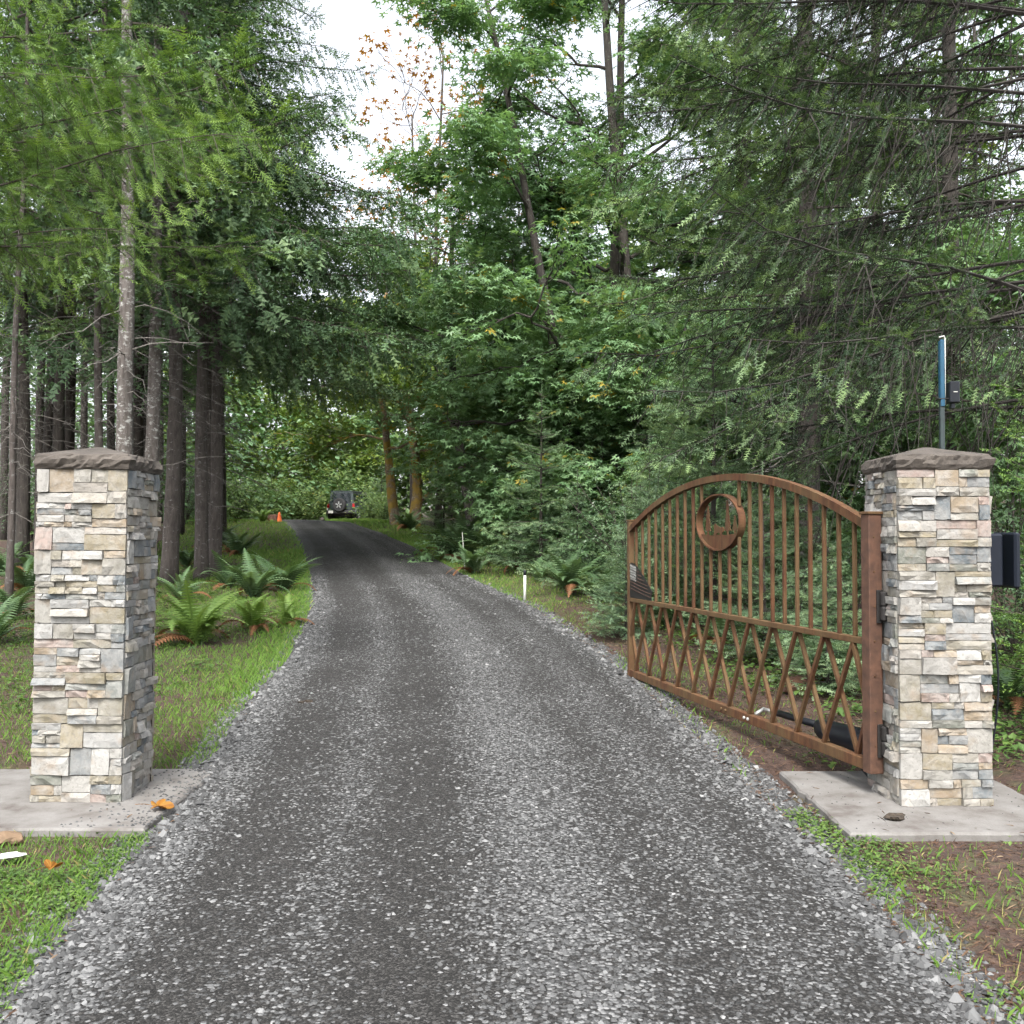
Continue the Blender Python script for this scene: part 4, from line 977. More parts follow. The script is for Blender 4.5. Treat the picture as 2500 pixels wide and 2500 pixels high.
yl = [(1135, 24, 4.1, 'taller young fir beside the blue-green pointed one'), (915, 33, 3.4, 'young fir on the bank behind the sword ferns'), (1090, 19, 2.2, 'low young fir behind the white marker post'), (1225, 17, 2.6, 'young fir between the marker post and the gate'),
      (1180, 12.6, 1.5, 'small pale young fir just past the free end of the gate'), (1440, 10.6, 2.0, 'young fir seen through the bars near the middle of the gate'), (1560, 9.2, 1.5, 'small young fir seen through the bars near the hinge side'), (838, 38, 3.0, 'young fir at the foot of the mossy maples'),
      (1290, 20, 4.6, 'slender young fir behind the tallest pale young fir'), (975, 28.5, 3.2, 'young fir left of the pointed blue-green one'), (1500, 14, 2.6, 'dull young fir in shade under the dark firs'), (720, 56, 3.4, 'bluish young fir beside the parked car')]
for k, (x, d, h, lab) in enumerate(yl):
    copy_tree(yB if k % 2 else yA, (at(x, d), d, float(ground_z(at(x, d), d))), k*1.7, h/(4.0 if k % 2 else 4.5), lab, 'young firs by the lane')
yC = young_fir(53, 4.6, 1.25, SP_MID, 0.15, 'fir_bright', 10, 0.35)
yC.location = (4.45, 7.7, float(ground_z(4.45, 7.7))); yC['label'] = 'bright young fir poking in beside the pillar with the control box'

# ---- broadleaf trees
def leaf_star(n=5, w=0.20):
    v, t = [(0, 0, 0)], []
    for k in range(n):
        a = (k-(n-1)/2)*0.72; L = 1.0-0.16*abs(k-(n-1)/2)
        b = len(v); v += [(L*0.34*cos(a-w*3), L*0.34*sin(a-w*3), 0.03), (L*cos(a), L*sin(a), -0.10), (L*0.34*cos(a+w*3), L*0.34*sin(a+w*3), 0.03)]
        t += [(b, b+1, b+2)]
    return np.array(v, float), np.array(t)
LEAF5 = leaf_star(5); LEAF3 = leaf_star(3, 0.28)
LEAF1 = (np.array([[0, 0, 0], [0.5, -0.28, 0.04], [1.0, 0, -0.08], [0.5, 0.28, 0.04]]), np.array([[0, 1, 2], [0, 2, 3]]))
def leaves(rg, centers, n, rad, flat, size, lf, base=0.5, spread=0.18):
    """leafy sprays: flattened clumps round the twig ends, leaves mostly facing up and drooping at the tip"""
    N = len(centers)*n
    o = rg.normal(0, 1, (N, 3))*np.array([rad, rad, rad*flat])
    o[:, 2] -= 0.25*np.linalg.norm(o[:, :2], axis=1)
    P = np.repeat(centers, n, 0)+o
    X = np.c_[o[:, :2]+rg.normal(0, rad*0.7, (N, 2)), np.zeros(N)]; X = nrm(X); X[:, 2] = rg.normal(-0.35, 0.3, N)
    Z = np.c_[rg.normal(0, 0.45, (N, 2)), np.full(N, 1.0)]
    v, t = inst(lf[0], lf[1], P, X, Z, size*rg.uniform(0.55, 1.2, N))
    tint = np.repeat(np.clip(base+np.repeat(rg.normal(0, 0.10, len(centers)), n)+rg.normal(0, spread*0.7, N), 0, 1), len(lf[1]))
    return v, t, tint
def broadleaf(name, seed, path, r, limbs, lf, nleaf, rad, size, mat, bark, flat=0.35, base=0.5, cat='tree', levels=2, r_top=0.3, droop=0.0, sides=10, extra=None):
    """path: trunk points; limbs: (fraction, azimuth, pitch, length)"""
    rg = np.random.default_rng(seed); root = thing(name, 'x', cat)
    path = np.asarray(path, float); w = np.linspace(0, 1, 24); src = np.linspace(0, 1, len(path))
    pp = np.stack([np.interp(w, src, path[:, c]) for c in range(3)], -1); pp[:, :2] += np.c_[np.sin(w*9+seed), np.cos(w*7+seed)]*r*0.35
    v, t = tube(pp, r*(1-(1-r_top)*w)*(1+0.5*np.exp(-w*22)), sides); Buf().add(v, t).build('trunk', M[bark], root, True)
    wood, crown = Buf(), Buf(); ends = []
    def grow(o, d, L, rad_, lev):
        s = np.linspace(0, 1, 6); k = np.cumsum(rg.normal(0, 0.05*L, (6, 3)), 0); k[0] = 0
        pts = o+d*(L*s)[:, None]+k+np.c_[np.zeros((6, 2)), -droop*L*s**2]
        wood.add(*tube(pts, np.linspace(rad_, rad_*0.35, 6), 5 if lev else 7, False))
        if lev < levels:
            for q in range(int(rg.integers(3, 6))):
                i = int(rg.integers(2, 6)); dd = nrm(d+rg.normal(0, 0.55, 3)*np.array([1, 1, 0.6])); grow(pts[i], dd, L*rg.uniform(0.4, 0.65), rad_*0.5, lev+1)
        else: ends.extend([pts[3], pts[5], (pts[3]+pts[5])/2+rg.normal(0, 0.1, 3)])
    for f, az, pit, L in limbs:
        o = np.array([np.interp(f, w, pp[:, c]) for c in range(3)])
        grow(o, np.array([cos(az)*cos(pit), sin(az)*cos(pit), sin(pit)]), L, r*(1-0.6*f)*0.42, 0)
    if nleaf:
        c = np.array(ends); crown.add(*leaves(rg, c, nleaf, rad, flat, size, lf, base))
        crown.build('crown', M[mat], root)
    wood.build('branches', M[bark], root)
    return root
def ring_limbs(rg, n, f0, f1, p0, p1, L0, L1, az0=0.0, spread=pi):
    return [(f0+(f1-f0)*(k+rg.random())/n, az0+rg.uniform(-spread, spread) if spread < pi else k*2.4+rg.normal(0, 0.3), rg.uniform(p0, p1), (L0+(L1-L0)*k/n)*rg.uniform(0.8, 1.2)) for k in range(n)]
rg = np.random.default_rng(61)
# the tall maple with twin stems
D = 27
mA = broadleaf('maple_tree', 62, [(0, 0, -0.3), (0.05, 0, 4), (-0.1, 0.1, 9), (-0.5, 0.1, 14), (-0.9, 0, 18)], 0.21, ring_limbs(rg, 16, 0.30, 1.0, 0.1, 0.7, 3.3, 1.6), LEAF5, 12, 0.36, 0.21, 'maple', 'bark_dark', base=0.5)
place(mA, 1185, D, 'tall dark-stemmed maple with leafy crown above the young firs', group='tall maples behind the young firs')
mB = broadleaf('maple_tree', 63, [(0, 0, -0.3), (0.1, 0, 3), (-0.25, 0, 6), (-1.1, 0, 10), (-1.9, 0.2, 14)], 0.17, ring_limbs(rg, 14, 0.25, 1.0, -0.05, 0.5, 2.9, 1.4), LEAF5, 15, 0.34, 0.21, 'maple', 'bark_dark', base=0.58, droop=0.1)
place(mB, 1062, 24.5, 'maple with crooked leaning dark trunk and bright layered leaves', group='tall maples behind the young firs')
copy_tree(mA, (at(1160, 29), 29, float(ground_z(at(1160, 29), 29))), 2.0, 1.0, 'second dark stem growing right beside the tall maple', 'tall maples behind the young firs')
D = 31; mC = broadleaf('maple_tree', 64, [(0, 0, -0.3), (-0.15, 0, 1.5), (-0.55, 0, 4.5), (-0.8, 0, 7), (-0.6, 0, 10)], 0.19, ring_limbs(rg, 12, 0.48, 1.0, 0.1, 0.7, 2.6, 1.6), LEAF5, 15, 0.34, 0.21, 'maple', 'bark_dark', base=0.5)
place(mC, 893, D, 'maple with bare leaning lower trunk beside the lane', group='tall maples behind the young firs')
# low bright maples (vine maple habit): many stems, layered leaves
vm = broadleaf('vine_maple', 65, [(0, 0, -0.2), (0.1, 0, 1.5), (0.3, 0, 3.2), (0.2, 0.1, 5.2)], 0.07, ring_limbs(rg, 15, 0.15, 1.0, 0.0, 0.8, 2.2, 1.2), LEAF5, 14, 0.30, 0.20, 'maple', 'bark_dark', flat=0.25, base=0.68, droop=0.15)
place(vm, 1000, 25.5, 'bright green vine maple in layers before the crooked maple', group='vine maples in the undergrowth')
for k, (x, d, sc, lab) in enumerate([(1130, 26, 1.15, 'bright vine maple spreading below the tall maple'), (1215, 23, 0.95, 'vine maple at the foot of the tall maple behind young firs'), (990, 37, 1.2, 'vine maple behind the bare leaning trunk'), (1060, 33, 1.5, 'vine maple higher up behind the crooked maple'), (1290, 25, 1.1, 'vine maple beside the slender young fir'), (1700, 24, 1.3, 'vine maple glowing behind the pillar with the gate'), (1900, 20, 1.3, 'vine maple glowing behind the control box'), (1600, 36, 1.6, 'vine maple far behind the dark gate-side firs')]):
    copy_tree(vm, (at(x, d), d, float(ground_z(at(x, d), d))), k*1.1, sc, lab, 'vine maples in the undergrowth')
# mossy maples by the bend
mM = broadleaf('mossy_maple', 66, [(0, 0, -0.3), (-0.25, 0, 1.6), (-0.6, 0, 3.4), (-0.75, 0, 6), (-0.5, 0, 10)], 0.24, ring_limbs(rg, 12, 0.45, 1.0, 0.1, 0.8, 3.2, 1.8), LEAF3, 14, 0.42, 0.27, 'maple_yellow', 'bark_moss', base=0.5)
place(mM, 752, 43, 'mossy orange-brown maple trunk leaning by the bend, nearest the car', group='mossy maples at the bend')
mN = broadleaf('mossy_maple', 67, [(0, 0, -0.3), (0.0, 0, 1.2), (-0.2, 0, 3.4), (-0.4, 0, 6), (-0.3, 0, 10)], 0.27, [(0.10, 0.3, 1.0, 4.2)] + ring_limbs(rg, 12, 0.45, 1.0, 0.1, 0.8, 3.2, 1.8), LEAF3, 14, 0.42, 0.27, 'maple_yellow', 'bark_moss', base=0.5)
place(mN, 786, 42, 'forked mossy maple trunk by the bend behind young firs', group='mossy maples at the bend')
# thin half-bare tree with orange leaves against the sky
bt = broadleaf('half_bare_tree', 68, [(0, 0, -0.3), (0.1, 0, 6), (-0.1, 0, 12), (0.1, 0, 20)], 0.14, ring_limbs(rg, 16, 0.40, 1.0, 0.75, 1.2, 4.6, 2.4), LEAF3, 1, 0.35, 0.30, 'autumn', 'twig', base=0.4, levels=2)
place(bt, 828, 43, 'half-bare tree with a few orange leaves against the sky')
bt2 = copy_tree(bt, (at(780, 50), 50, float(ground_z(at(780, 50), 50))), 2.2, 1.0, 'thin bare-branched tree beside the half-bare orange one')
# tall background maples: two shapes, copied
bgA = broadleaf('forest_tree', 70, [(0, 0, -0.3), (0.2, 0, 6), (-0.1, 0, 12), (0, 0, 19)], 0.18, ring_limbs(rg, 18, 0.18, 1.0, 0.05, 0.7, 3.6, 1.8), LEAF3, 11, 0.45, 0.33, 'maple', 'bark_dark', base=0.52)
bgB = broadleaf('forest_tree', 71, [(0, 0, -0.3), (-0.3, 0, 5), (0.2, 0, 10), (0, 0, 16)], 0.16, ring_limbs(rg, 18, 0.12, 1.0, 0.0, 0.7, 3.6, 1.8), LEAF3, 11, 0.45, 0.33, 'maple_yellow', 'bark_dark', base=0.5)
bgl = [(980, 36, 0, 0.62), (1110, 38, 0, 0.62), (1235, 36, 0, 0.60), (1330, 40, 1, 0.75), (900, 48, 1, 0.72), (1010, 50, 0, 0.8), (1130, 52, 1, 0.85), (1420, 36, 0, 0.95), (1540, 44, 1, 1.0), (1700, 40, 1, 1.0), (1850, 34, 0, 0.9), (1280, 52, 0, 0.75), (600, 80, 1, 0.85), (690, 82, 1, 0.9), (520, 72, 1, 0.8), (790, 72, 0, 0.85), (850, 70, 1, 0.95), (420, 66, 1, 0.9), (330, 60, 1, 0.9), (640, 76, 1, 0.5), (570, 78, 1, 0.55), (710, 74, 1, 0.5)]
seen = set()
for k, (x, d, w, sc) in enumerate(bgl):
    lab = 'yellowish leafy forest tree in the background wood' if w else 'dark green leafy forest tree in the background wood'
    g = 'yellowish forest trees' if w else 'dark green forest trees'; src = (bgA, bgB)[w]
    if w not in seen: seen.add(w); place(src, x, d, lab, k*1.0, sc, g)
    else: copy_tree(src, (at(x, d), d, float(ground_z(at(x, d), d))), k*1.9, sc, lab, g)

# ---- undergrowth shrubs
def shrub(seed, h, w, n, size, mat, lf=LEAF1, base=0.5):
    rg = np.random.default_rng(seed); root = thing('shrub', 'x', 'shrub'); wood, crown = Buf(), Buf(); C = []
    for k in range(16):
        az = rg.uniform(0, 2*pi); e = np.array([cos(az)*w*rg.uniform(0.2, 1), sin(az)*w*rg.uniform(0.2, 1), h*rg.uniform(0.45, 1.0)])
        s = np.linspace(0, 1, 6); pts = np.c_[e[0]*s**1.4, e[1]*s**1.4, e[2]*s]+rg.normal(0, 0.03, (6, 3)); wood.add(*tube(pts, np.linspace(0.018, 0.004, 6), 4, False))
        C += [pts[2], pts[3], pts[4], pts[5]]+[pts[int(rg.integers(2, 6))]+rg.normal(0, 0.2*h*0.6, 3)*np.array([1, 1, 0.6]) for _ in range(5)]
    C = np.array(C); C[:, 2] = np.maximum(C[:, 2], 0.1)
    crown.add(*leaves(rg, C, n, 0.15*h**0.5, 0.7, size, lf, base))
    wood.build('stems', M['twig'], root); crown.build('foliage', M[mat], root)
    return root
shA = shrub(81, 2.4, 1.3, 22, 0.075, 'shrub'); place(shA, 1195, 18.5, 'dense glossy dark shrub just past the free end of the gate', group='glossy dark shrubs')
shB = shrub(82, 1.8, 1.3, 20, 0.11, 'wood_far', LEAF3, 0.5); place(shB, 575, 60, 'yellow-green bush crowding the parked car', group='yellow-green bushes')
for k, (x, d, w, sc, lab) in enumerate([(1260, 13.5, 0, 0.6, 'glossy dark shrub seen through the first gate bars'), (1330, 17, 0, 0.8, 'glossy dark shrub at the foot of the tallest pale young fir'), (1420, 14, 0, 0.6, 'glossy dark shrub in the middle behind the gate'), (1500, 11.5, 0, 0.45, 'low glossy shrub behind the lattice of the gate'), (1620, 13, 0, 0.7, 'glossy dark shrub behind the gate hinge post'),
        (1760, 14, 0, 0.8, 'glossy dark shrub behind the pillar with the gate'), (1905, 11, 0, 0.65, 'glossy dark shrub behind the control box'), (1930, 14.5, 0, 0.9, 'taller glossy shrub behind the control box shrub'), (1125, 22, 0, 0.8, 'glossy dark shrub between young firs'), (960, 29, 0, 0.8, 'glossy dark shrub behind sword ferns'),
        (700, 55, 1, 0.9, 'yellow-green bush hiding the front of the parked car'), (725, 52, 1, 0.7, 'low yellow-green bush at the bend'), (560, 58, 1, 1.3, 'yellow-green bush left of the parked car'), (640, 68, 1, 1.9, 'tall yellow-green bush behind the parked car'), (500, 56, 1, 1.2, 'yellow-green bush near the orange cone'), (450, 50, 1, 1.2, 'yellow-green bush beyond the twin trunks'),
        (675, 66, 1, 1.7, 'yellow-green bush right behind the parked car roof'), (410, 46, 1, 1.3, 'yellow-green bush behind the twin trunks'), (350, 44, 0, 1.2, 'dark bush deep behind the grey trunks'), (250, 38, 0, 1.1, 'dark bush behind the thick pale trunk'), (150, 36, 0, 1.2, 'dark bush in the shaded stand'), (60, 34, 0, 1.1, 'dark bush at the shaded edge of the stand'), (895, 38, 1, 0.9, 'yellow-green bush behind the sword ferns')]):
    copy_tree((shA, shB)[w], (at(x, d), d, float(ground_z(at(x, d), d))-0.03), k*1.3, sc, lab, ('glossy dark shrubs', 'yellow-green bushes')[w])

# ---- the far wood that closes the view
rg = np.random.default_rng(90)
C = []
for k in range(900):
    a = rg.uniform(-0.62, 0.62); d = rg.uniform(70, 110); X = d*math.tan(a)
    px = HX+FPX*math.tan(a)
    cap = np.interp(px, [0, 250, 560, 640, 900, 960, 1150, 1230, 1310, 1400, 1932], [24, 24, 20, 14, 15, 17, 18, 15, 15, 20, 22])
    C.append((X, d, ground_z(X, d)+cap*d/85*rg.random()**0.75))
for k in range(420):
    d = rg.uniform(68, 84); px = rg.uniform(250, 1000); X = at(px, d); C.append((X, d, ground_z(X, d)+0.3+7*rg.random()**1.3))
C = np.array(C)
bf = Buf(); bf.add(*leaves(rg, C, 40, 1.4, 0.6, 0.58, LEAF1, 0.5)); bf.build('far_wood', M['wood_far'], label='far leafy wood closing the view beyond the lane', cat='wood', kind='stuff')
bf = Buf()
for k in range(110):
    a = rg.uniform(-0.62, 0.62); d = rg.uniform(80, 110); X = d*math.tan(a); z = float(ground_z(X, d))
    bf.add(*tube([(X, d, z-0.2), (X+rg.normal(0, 0.4), d, z+8), (X+rg.normal(0, 0.6), d, z+rg.uniform(12, 18))], [0.22, 0.17, 0.06], 6, False))
bf.build('far_trunks', M['bark_dark'], label='distant trunks of the far wood', cat='wood', kind='stuff')
# dark wood to both sides, mid distance, behind the stand and behind the gate-side firs
C = []
for k in range(620):
    if k % 2: X, d = rg.uniform(-42, -14), rg.uniform(34, 66)
    else: X, d = rg.uniform(12, 36), rg.uniform(22, 60)
    C.append((X, d, ground_z(X, d)+rg.uniform(0.3, 15)*rg.random()**0.35*(1 if rg.random() < 0.8 else 0.2)))
for k in range(260): X, d = rg.uniform(-40, -12), rg.uniform(48, 66); C.append((X, d, ground_z(X, d)+0.2+8*rg.random()))
bf = Buf(); bf.add(*leaves(rg, np.array(C), 52, 1.1, 0.6, 0.41, LEAF1, 0.42)); bf.build('side_wood', M['maple'], label='leafy wood filling the background on both sides', cat='wood', kind='stuff')

# ---- ferns: every frond its own piece
def frond_mesh(rg, arch, mat, n=19):
    s = np.linspace(0, 1, 12); ang = radians(72)-arch*s**1.1; dx = np.cos(ang)/11; dz = np.sin(ang)/11
    ax = np.c_[np.r_[0, np.cumsum(dx[:-1])], 0.05*np.sin(s*3)*rg.normal(), np.r_[0, np.cumsum(dz[:-1])]]
    bf = Buf(); v, t, g = [], [], []
    for k in range(n):
        w = 0.10+0.89*k/(n-1); o = np.array([np.interp(w, s, ax[:, c]) for c in range(3)]); o2 = np.array([np.interp(min(1, w+0.05), s, ax[:, c]) for c in range(3)])
        L = 0.17*min(1, 0.35+w*3.0)*(1.02-w**2.4); tan = nrm(o2-o+1e-6)
        for sd in (-1, 1):
            b = len(v); tipp = o+np.array([0, sd, 0])*L+tan*L*0.42+np.array([0, 0, -0.18*L])
            v += [o, o2, tipp]; t.append((b, b+1, b+2) if sd > 0 else (b, b+2, b+1)); g.append(0.40+0.25*w+rg.normal(0, 0.06))
    bf.add(v, t, np.clip(g, 0, 1)); st = tube(ax[::3], np.linspace(0.008, 0.002, 4), 3, False); bf.add(*st, 0.3)
    return bf.mesh('frond', mat)
frg = np.random.default_rng(101)
FR = {k: [frond_mesh(frg, a, M[k]) for a in (0.9, 1.3, 1.7, 2.1)] for k in ('fern', 'fern_dark', 'fern_dead')}
def fern(x, d, size, n, label, mat='fern', dead=3, group=None):
    X = at(x, d); f = thing('fern', label, 'fern', (X, d, float(ground_z(X, d))-0.01), group=group)
    for k in range(n):
        ro = frg.random(); sc = size*frg.uniform(0.7, 1.08)
        link('frond', FR[mat][int(frg.choice([0, 1, 1, 2, 2, 3]))], f, (frg.normal(0, 0.03), frg.normal(0, 0.03), 0), (frg.normal(0, 0.12), frg.normal(0, 0.12), k*2.4+frg.normal(0, 0.3)), sc)
    for k in range(dead):
        link('dead_frond', FR['fern_dead'][3], f, (0, 0, 0), (frg.normal(0, 0.2), frg.uniform(0.25, 0.5), frg.uniform(0, 6.28)), size*frg.uniform(0.6, 0.9))
    return f
fern(372, 12.1, 0.95, 24, 'large bright sword fern on the grass beside the lone pillar', 'fern', 7)
fern(478, 13.2, 0.75, 14, 'bright fern with browning fronds next to the large bright one', 'fern', 7)
fern(540, 13.8, 0.6, 10, 'small half-brown fern at the gravel edge', 'fern', 6)
fern(478, 17.2, 1.0, 18, 'dark sword fern behind the large bright ferns', 'fern_dark', 2)
fern(535, 18.5, 1.0, 18, 'dark sword fern drooping toward the gravel', 'fern_dark', 3)
fern(430, 19.0, 0.9, 15, 'dark sword fern below the twin trunks', 'fern_dark', 2)
fern(448, 27, 1.2, 16, 'fern clump on the rise beyond the twin trunks', 'fern_dark', 5)
fern(408, 30, 1.2, 14, 'fern clump deeper under the trees beyond the twin trunks', 'fern_dark', 3)
fern(495, 46, 1.2, 14, 'pale fern beside the tree stump', 'fern', 1)
for k, (x, d, sz, n, lab) in enumerate([(765, 40, 1.2, 16, 'arching sword fern on the grass bank'), (848, 27.0, 1.45, 24, 'tall sword fern behind the thin stake'), (775, 40, 1.2, 14, 'sword fern at the foot of the mossy maples'), (880, 25.6, 1.5, 24, 'tall sword fern in the middle of the fern bank'), (935, 24.5, 1.5, 22, 'tall sword fern at the inner end of the fern bank'),
        (893, 22.4, 1.0, 18, 'low sword fern at the thin stake'), (1075, 17.6, 1.15, 24, 'dark sword fern behind the white marker post'), (1020, 20, 0.8, 14, 'low sword fern beside the marker post fern'), (1130, 16.5, 0.9, 16, 'sword fern between marker post and gate'), (985, 22.8, 1.3, 20, 'sword fern under the pointed young fir'), (955, 32, 1.2, 14, 'sword fern high on the fern bank')]):
    fern(x, d, sz, n, lab, 'fern_dark', 2)
for k, (x, d, sz, lab) in enumerate([(1560, 9.6, 0.85, 'sword fern seen through the bars beside the hinge post'), (1480, 10.6, 0.8, 'sword fern seen through the lattice of the gate'), (1360, 11.8, 0.8, 'sword fern behind the emblem of the gate'), (1250, 13.2, 0.8, 'sword fern behind the free end of the gate'), (1900, 8.6, 0.7, 'small fern below the control box'), (25, 14.5, 0.9, 'shaded fern under the stand by the lone pillar'), (48, 18, 1.0, 'shaded fern at the foot of the dark trunks'), (-10, 12, 0.8, 'shaded fern at the outer edge of the stand'), (350, 24, 1.0, 'shaded fern behind the straight grey trunk')]):
    fern(x, d, sz, 13, lab, 'fern_dark', 3)
for k, (x, d, sz, lab) in enumerate([(70, 21, 1.1, 'shaded fern between two dark trunks of the stand'), (5, 22, 1.2, 'shaded fern far under the stand edge'), (150, 26, 1.2, 'shaded fern glimpsed past the lone pillar cap'), (345, 16.5, 0.7, 'low fern right beside the straight grey trunk')]): fern(x, d, sz, 13, lab, 'fern_dark', 2)

# ---- loose gravel, grass, weeds, litter: nobody could count these
rg = np.random.default_rng(111)
def chip_tmpl(seed):
    q = np.random.default_rng(seed); v = np.array([[1, 0, 0], [0.3, 0.9, 0], [-0.8, 0.55, 0], [-0.75, -0.6, 0], [0.35, -0.9, 0], [0.15, 0.1, 0.8], [-0.3, -0.1, 0.7]], float)
    v[:, :2] *= q.uniform(0.65, 1.15, (7, 1)); v[:, 2] *= q.uniform(0.6, 1.2)
    v = v+q.normal(0, 0.06, v.shape)
    return v, np.array([[0, 1, 5], [1, 2, 5], [2, 6, 5], [2, 3, 6], [3, 4, 6], [4, 5, 6], [4, 0, 5]])
CH = [chip_tmpl(k) for k in range(6)]
LU = [0, 0.04, 0.09, 0.13, 0.24, 0.30, 0.36, 0.44, 0.54, 0.64, 0.72, 0.80, 0.88, 0.94, 1.0]; LD = [1.0, 1.0, 0.6, 0.05, 0.10, 0.60, 0.10, 0.08, 0.95, 0.85, 0.12, 0.55, 0.12, 0.7, 1.0]
N = 84000
Y = 1.9+(22-1.9)*rg.random(N)**2.1; u = rg.uniform(-0.065, 1.065, N); X = edgeL(Y)+u*(edgeR(Y)-edgeL(Y))
keep = rg.random(N) < np.clip(np.interp(u+0.05*(fbm(X*0.5, Y*0.35, 4)-0.5), LU, LD)*0.95+(fbm(X*1.3, Y*0.7, 3)-0.5)*0.9, 0.04, 1); X, Y, u = X[keep], Y[keep], u[keep]
edge = np.minimum(np.abs(u), np.abs(1-u)); n = len(X)
Zr = np.maximum(road_z(X, Y), ground_z(X, Y))
sz = np.clip(rg.lognormal(-4.75, 0.38, n), 0.004, 0.022)*(1+0.95*np.exp(-(edge/0.05)**2))*np.clip(0.85+Y*0.035, 0.9, 1.6)
bf = Buf()
for k in range(6):
    s = slice(k, None, 6); m_ = len(X[s]); az = rg.uniform(0, 2*pi, m_)
    xa = np.c_[np.cos(az), np.sin(az), rg.normal(0, 0.22, m_)]; za = np.c_[rg.normal(0, 0.25, (m_, 2)), np.ones(m_)]
    v, t = inst(*CH[k], np.c_[X[s], Y[s], Zr[s]-0.001], xa, za, sz[s]); bf.add(v, t, np.repeat(np.clip(rg.beta(2, 2.4, m_), 0, 1), 7))
m_ = 420; az = rg.uniform(0, 6.28, m_); Yp = rg.uniform(5.3, 6.6, m_); Xp = -1.88-0.45*rg.random(m_)**2.2
v, t = inst(*CH[1], np.c_[Xp, Yp, np.full(m_, 0.012)], np.c_[np.cos(az), np.sin(az), np.zeros(m_)], np.tile([0, 0, 1.0], (m_, 1)), rg.uniform(0.004, 0.013, m_)); bf.add(v, t, np.repeat(rg.random(m_)*0.6, 7))
m_ = 160; az = rg.uniform(0, 6.28, m_); Yp = rg.uniform(5.25, 6.5, m_); Xp = rg.uniform(1.74, 2.9, m_)
v, t = inst(*CH[2], np.c_[Xp, Yp, np.full(m_, 0.012)], np.c_[np.cos(az), np.sin(az), np.zeros(m_)], np.tile([0, 0, 1.0], (m_, 1)), rg.uniform(0.002, 0.008, m_)); bf.add(v, t, np.repeat(rg.random(m_)*0.3, 7))
bf.build('loose_gravel', M['chip'], label='loose grey gravel chips scattered over the driveway', cat='gravel', kind='stuff')

BLADE = (np.array([[0, -0.020, 0], [0, 0.020, 0], [0.12, 0.016, 0.55], [0.42, 0, 0.95]], float), np.array([[0, 1, 2], [0, 2, 3]]))
def blades(X, Y, h, tint):
    n = len(X); az = rg.uniform(0, 2*pi, n); c, s = np.cos(az), np.sin(az); lean = rg.uniform(0.4, 1.9, n)
    B = BLADE[0]; hh = h
    bx_, by_, bz_ = B[None, :, 0]*lean[:, None]*hh[:, None], B[None, :, 1]*(0.35+0.65*0.10/np.maximum(hh, 0.03))[:, None]*hh[:, None], B[None, :, 2]*hh[:, None]
    v = np.stack([X[:, None]+bx_*c[:, None]-by_*s[:, None], Y[:, None]+bx_*s[:, None]+by_*c[:, None], ground_z(X, Y)[:, None]-0.006+bz_], -1).reshape(-1, 3)
    t = (BLADE[1][None]+(np.arange(n)*4)[:, None, None]).reshape(-1, 3)
    return v, t, np.repeat(tint, 2)
def off_lane(X, Y):
    u = lat_of(X, Y); w = edgeR(Y)-edgeL(Y); return np.maximum(-u, u-1)*w
def on_pad(X, Y): return ((X > -3.37) & (X < -1.87) & (Y > 5.25) & (Y < 6.64)) | ((X > 1.68) & (X < 2.98) & (Y > 5.17) & (Y < 6.58))
bf = Buf()
# mown-ish grass, left bank
N = 125000; Y = 2.6+27*rg.random(N)**1.5; X = edgeL(Y)-0.02-rg.random(N)**1.2*(3.0+0.08*Y)
g = fbm(X*0.9, Y*0.9, 31); o = off_lane(X, Y)
k = (~on_pad(X, Y)) & (rg.random(N) < np.clip((g-0.22)*5+np.exp(-o*1.3)*0.6, 0.05, 1)*np.clip(1.4-o/4.5, 0.2, 1))
X, Y, g, o = X[k], Y[k], g[k], o[k]
h = (0.022+0.05*rg.random(len(X))**1.5)*(1+0.5*np.exp(-((o-0.25)/0.25)**2)*(Y > 9))*np.clip(0.8+Y*0.02, 0.9, 1.5)
bf.add(*blades(X, Y, h, np.clip(rg.normal(0.55, 0.18, len(X)), 0, 1)))
# right verge: sparse, then green strip up the lane
N = 80000; Y = 2.6+34*rg.random(N)**1.5; X = edgeR(Y)+0.0+rg.random(N)**1.4*(2.4+0.04*Y)
g = fbm(X*1.1, Y*0.8, 41); o = off_lane(X, Y)
lush = np.interp(Y, [2, 4.6, 5.5, 9, 13, 17, 20, 40], [0.5, 0.35, 0.12, 0.22, 0.55, 0.6, 1.0, 1.0])
k = (~on_pad(X, Y)) & (rg.random(N) < np.clip((g-0.34+0.25*(Y > 16))*4.5, 0.02, 1)*lush*np.clip(1.3-o/2.6, 0.1, 1))
X, Y, o = X[k], Y[k], o[k]
h = (0.022+0.055*rg.random(len(X))**1.6)*np.clip(0.8+Y*0.02, 0.9, 1.5)
bf.add(*blades(X, Y, h, np.clip(rg.normal(0.62, 0.2, len(X)), 0, 1)))
# far lawn strips near the crest
N = 26000; Y = rg.uniform(26, 52, N); s_ = rg.random(N) < 0.5; X = np.where(s_, edgeL(Y)-rg.random(N)*4.5, edgeR(Y)+rg.random(N)*2.6)
bf.add(*blades(X, Y, 0.06+0.10*rg.random(N), np.clip(rg.normal(0.62, 0.15, N), 0, 1)))
bf.build('grass', M['grass'], label='short green grass along both edges of the driveway', cat='grass', kind='stuff')

